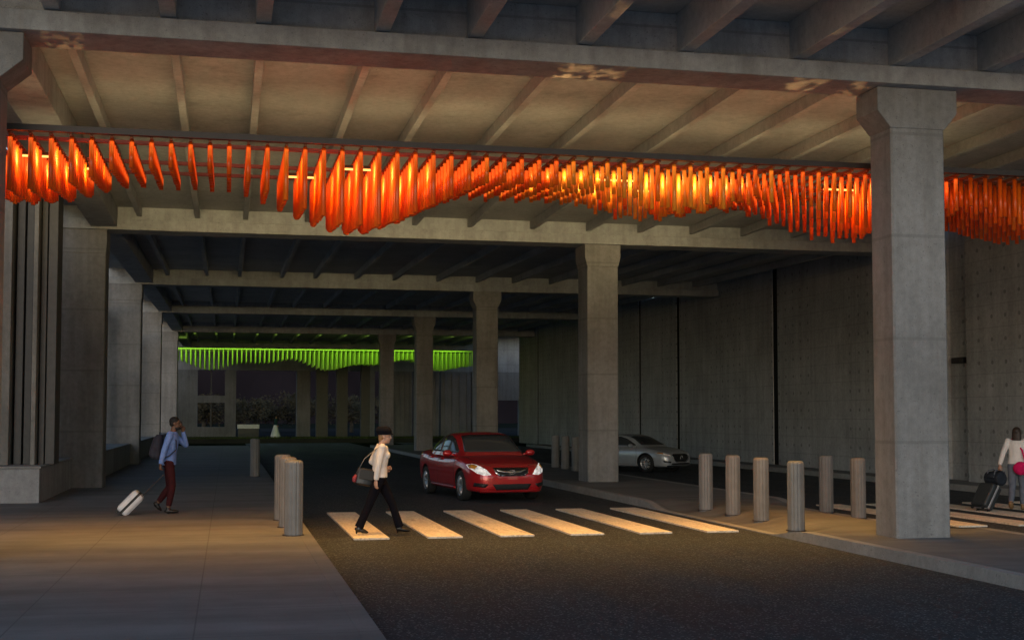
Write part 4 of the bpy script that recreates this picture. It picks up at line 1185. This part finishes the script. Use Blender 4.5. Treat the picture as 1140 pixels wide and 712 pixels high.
# ------------------------------------------------------------------ light
w = bpy.data.worlds.new('World'); scene.world = w; w.use_nodes = True
nt = w.node_tree; bg = nt.nodes['Background']
sky = nt.nodes.new('ShaderNodeTexSky'); sky.sky_type = 'NISHITA'; sky.sun_disc = False
SUN_EL, SUN_AZ = 11.0, 200.0          # compass azimuth: behind the camera, a little to the left
sky.ozone_density = 2.0; sky.dust_density = .3
sky.sun_elevation = R(SUN_EL); sky.sun_rotation = R(SUN_AZ)
nt.links.new(sky.outputs[0], bg.inputs[0]); bg.inputs[1].default_value = .132
sd = bpy.data.lights.new('dusk_sun', 'SUN'); so = bpy.data.objects.new('dusk_sun', sd); COL.objects.link(so)
sd.energy = .55; sd.angle = R(36); sd.color = (1.0, .975, .95)
az, el = R(SUN_AZ), R(SUN_EL)
d = Vector((math.sin(az)*math.cos(el), math.cos(az)*math.cos(el), math.sin(el)))
so.rotation_euler = d.to_track_quat('Z', 'Y').to_euler()

def area(name, loc, direction, sx, sy, power, col, spread=180):
    ld = bpy.data.lights.new(name, 'AREA'); ld.shape = 'RECTANGLE'; ld.size = sx; ld.size_y = sy
    ld.energy = power; ld.color = col; ld.spread = R(spread)
    lo = bpy.data.objects.new(name, ld); COL.objects.link(lo); lo.location = loc
    lo.rotation_euler = Vector(direction).to_track_quat('-Z', 'X').to_euler() if abs(Vector(direction).normalized().z) < .99 else (R(180) if direction[2] > 0 else 0, 0, 0)
    return lo
def spot(name, loc, target, power, col, size, blend=.6, radius=.05):
    ld = bpy.data.lights.new(name, 'SPOT'); ld.energy = power; ld.color = col
    ld.spot_size = R(size); ld.spot_blend = blend; ld.shadow_soft_size = radius
    lo = bpy.data.objects.new(name, ld); COL.objects.link(lo); lo.location = loc
    lo.rotation_euler = (Vector(target)-Vector(loc)).to_track_quat('-Z', 'Y').to_euler()
    return lo
WARM = (1.0, .80, .40); ORG = (1.0, .33, .07)
# uplight of the strips on the soffit
area('soffit_uplight', (5.0, 19.4, 5.86), (0, 0, 1), 16.5, .25, 24, WARM)
# added wash lamps brightening the second girder and the bay beyond
wl = area('girder_wash', (5.0, 21.5, 5.75), (0, 1, .08), .25, 16.5, 46, WARM, 180)
wl.rotation_euler = (R(90+62), 0, 0); wl.data.size = 16.5; wl.data.size_y = .25
wl2 = area('girder_wash', (5.0, 21.5, 5.70), (0, 1, .08), .25, 16.5, 78, WARM, 38)
wl2.rotation_euler = (R(90+8), 0, 0); wl2.data.size = 16.5; wl2.data.size_y = .15
# tubes lit from inside the rows
area('tube_light', (3.8, 19.43, 5.655), (0, 0, -1), 15.2, 2.8, 230, (1.0, .46, .085), 96)
for x, l, p, c in ((-2.5, 1.4, 34, (1.0, .58, .12)), (1.9, 2.0, 44, (1.0, .58, .12)), (6.2, 3.4, 46, (1.0, .72, .26)), (9.9, 1.7, 38, (1.0, .56, .10))):
    for y in (18.485, 19.565): area('tube_light', (x, y, 5.67), (0, 0, -1), l, .15, p*.5, c, 110)
# downlights on crossing and pavements
area('crossing_downlight', (5.0, 20.8, 4.9), (0, 0, -1), 17, .5, 14, ORG, 46)
for x, tx, p in ((6.0, -1.2, 130), (9.8, 1.5, 90), (1.9, -3.2, 70), (9.8, 14.5, 150), (5.0, 10.5, 90)):
    spot('crossing_spot', (x, 20.2, 4.8), (tx, 21.6, 0), p*.48, ORG, 36, .9, .08)
# added spots with a noise pattern imitate tube reflections on the near girder
def glint(x, w_, p):
    lo = spot('girder_glint', (x, 19.6, 5.95), (x, 17.12, 6.7), p, (1.0, .55, .2), w_, .5, .01)
    ld = lo.data; ld.use_nodes = True; n = ld.node_tree
    em = n.nodes['Emission']; tc = n.nodes.new('ShaderNodeTexCoord'); nz = n.nodes.new('ShaderNodeTexNoise')
    mp = n.nodes.new('ShaderNodeMapping'); mp.inputs['Scale'].default_value = (9, 26, 9); mp.inputs['Location'].default_value = (x, x*2, 0)
    n.links.new(tc.outputs['Normal'], mp.inputs[0]); n.links.new(mp.outputs[0], nz.inputs['Vector'])
    nz.inputs['Scale'].default_value = 1.6; nz.inputs['Detail'].default_value = 4
    rp = n.nodes.new('ShaderNodeValToRGB'); rp.color_ramp.elements[0].position = .44; rp.color_ramp.elements[1].position = .64
    n.links.new(nz.outputs['Fac'], rp.inputs[0]); n.links.new(rp.outputs[0], em.inputs['Strength'])
for a in ((4.9, 24, 420), (8.1, 13, 330), (8.95, 10, 300), (-2.1, 12, 160)): glint(*a)
# green band
area('green_light', (6.0, 88.0, 6.62), (0, 0, 1), 20, .6, 30, (.6, 1.0, .12))
area('green_tube_light', (6.0, 85.6, 6.2), (0, 1, -.1), .3, 20, 80, (.6, 1.0, .14), 150)
gl = bpy.data.objects['green_tube_light']; gl.rotation_euler = (R(90-8), 0, 0); gl.data.size = 20; gl.data.size_y = .3

# ------------------------------------------------------------------ render look
scene.render.engine = 'CYCLES'
scene.cycles.use_denoising = True
scene.cycles.max_bounces = 8; scene.cycles.diffuse_bounces = 5; scene.cycles.glossy_bounces = 4
scene.cycles.sample_clamp_indirect = 4
scene.view_settings.view_transform = 'Standard'
scene.view_settings.look = 'None'
scene.view_settings.exposure = .2
scene.view_settings.gamma = 1
scene.view_settings.use_curve_mapping = False
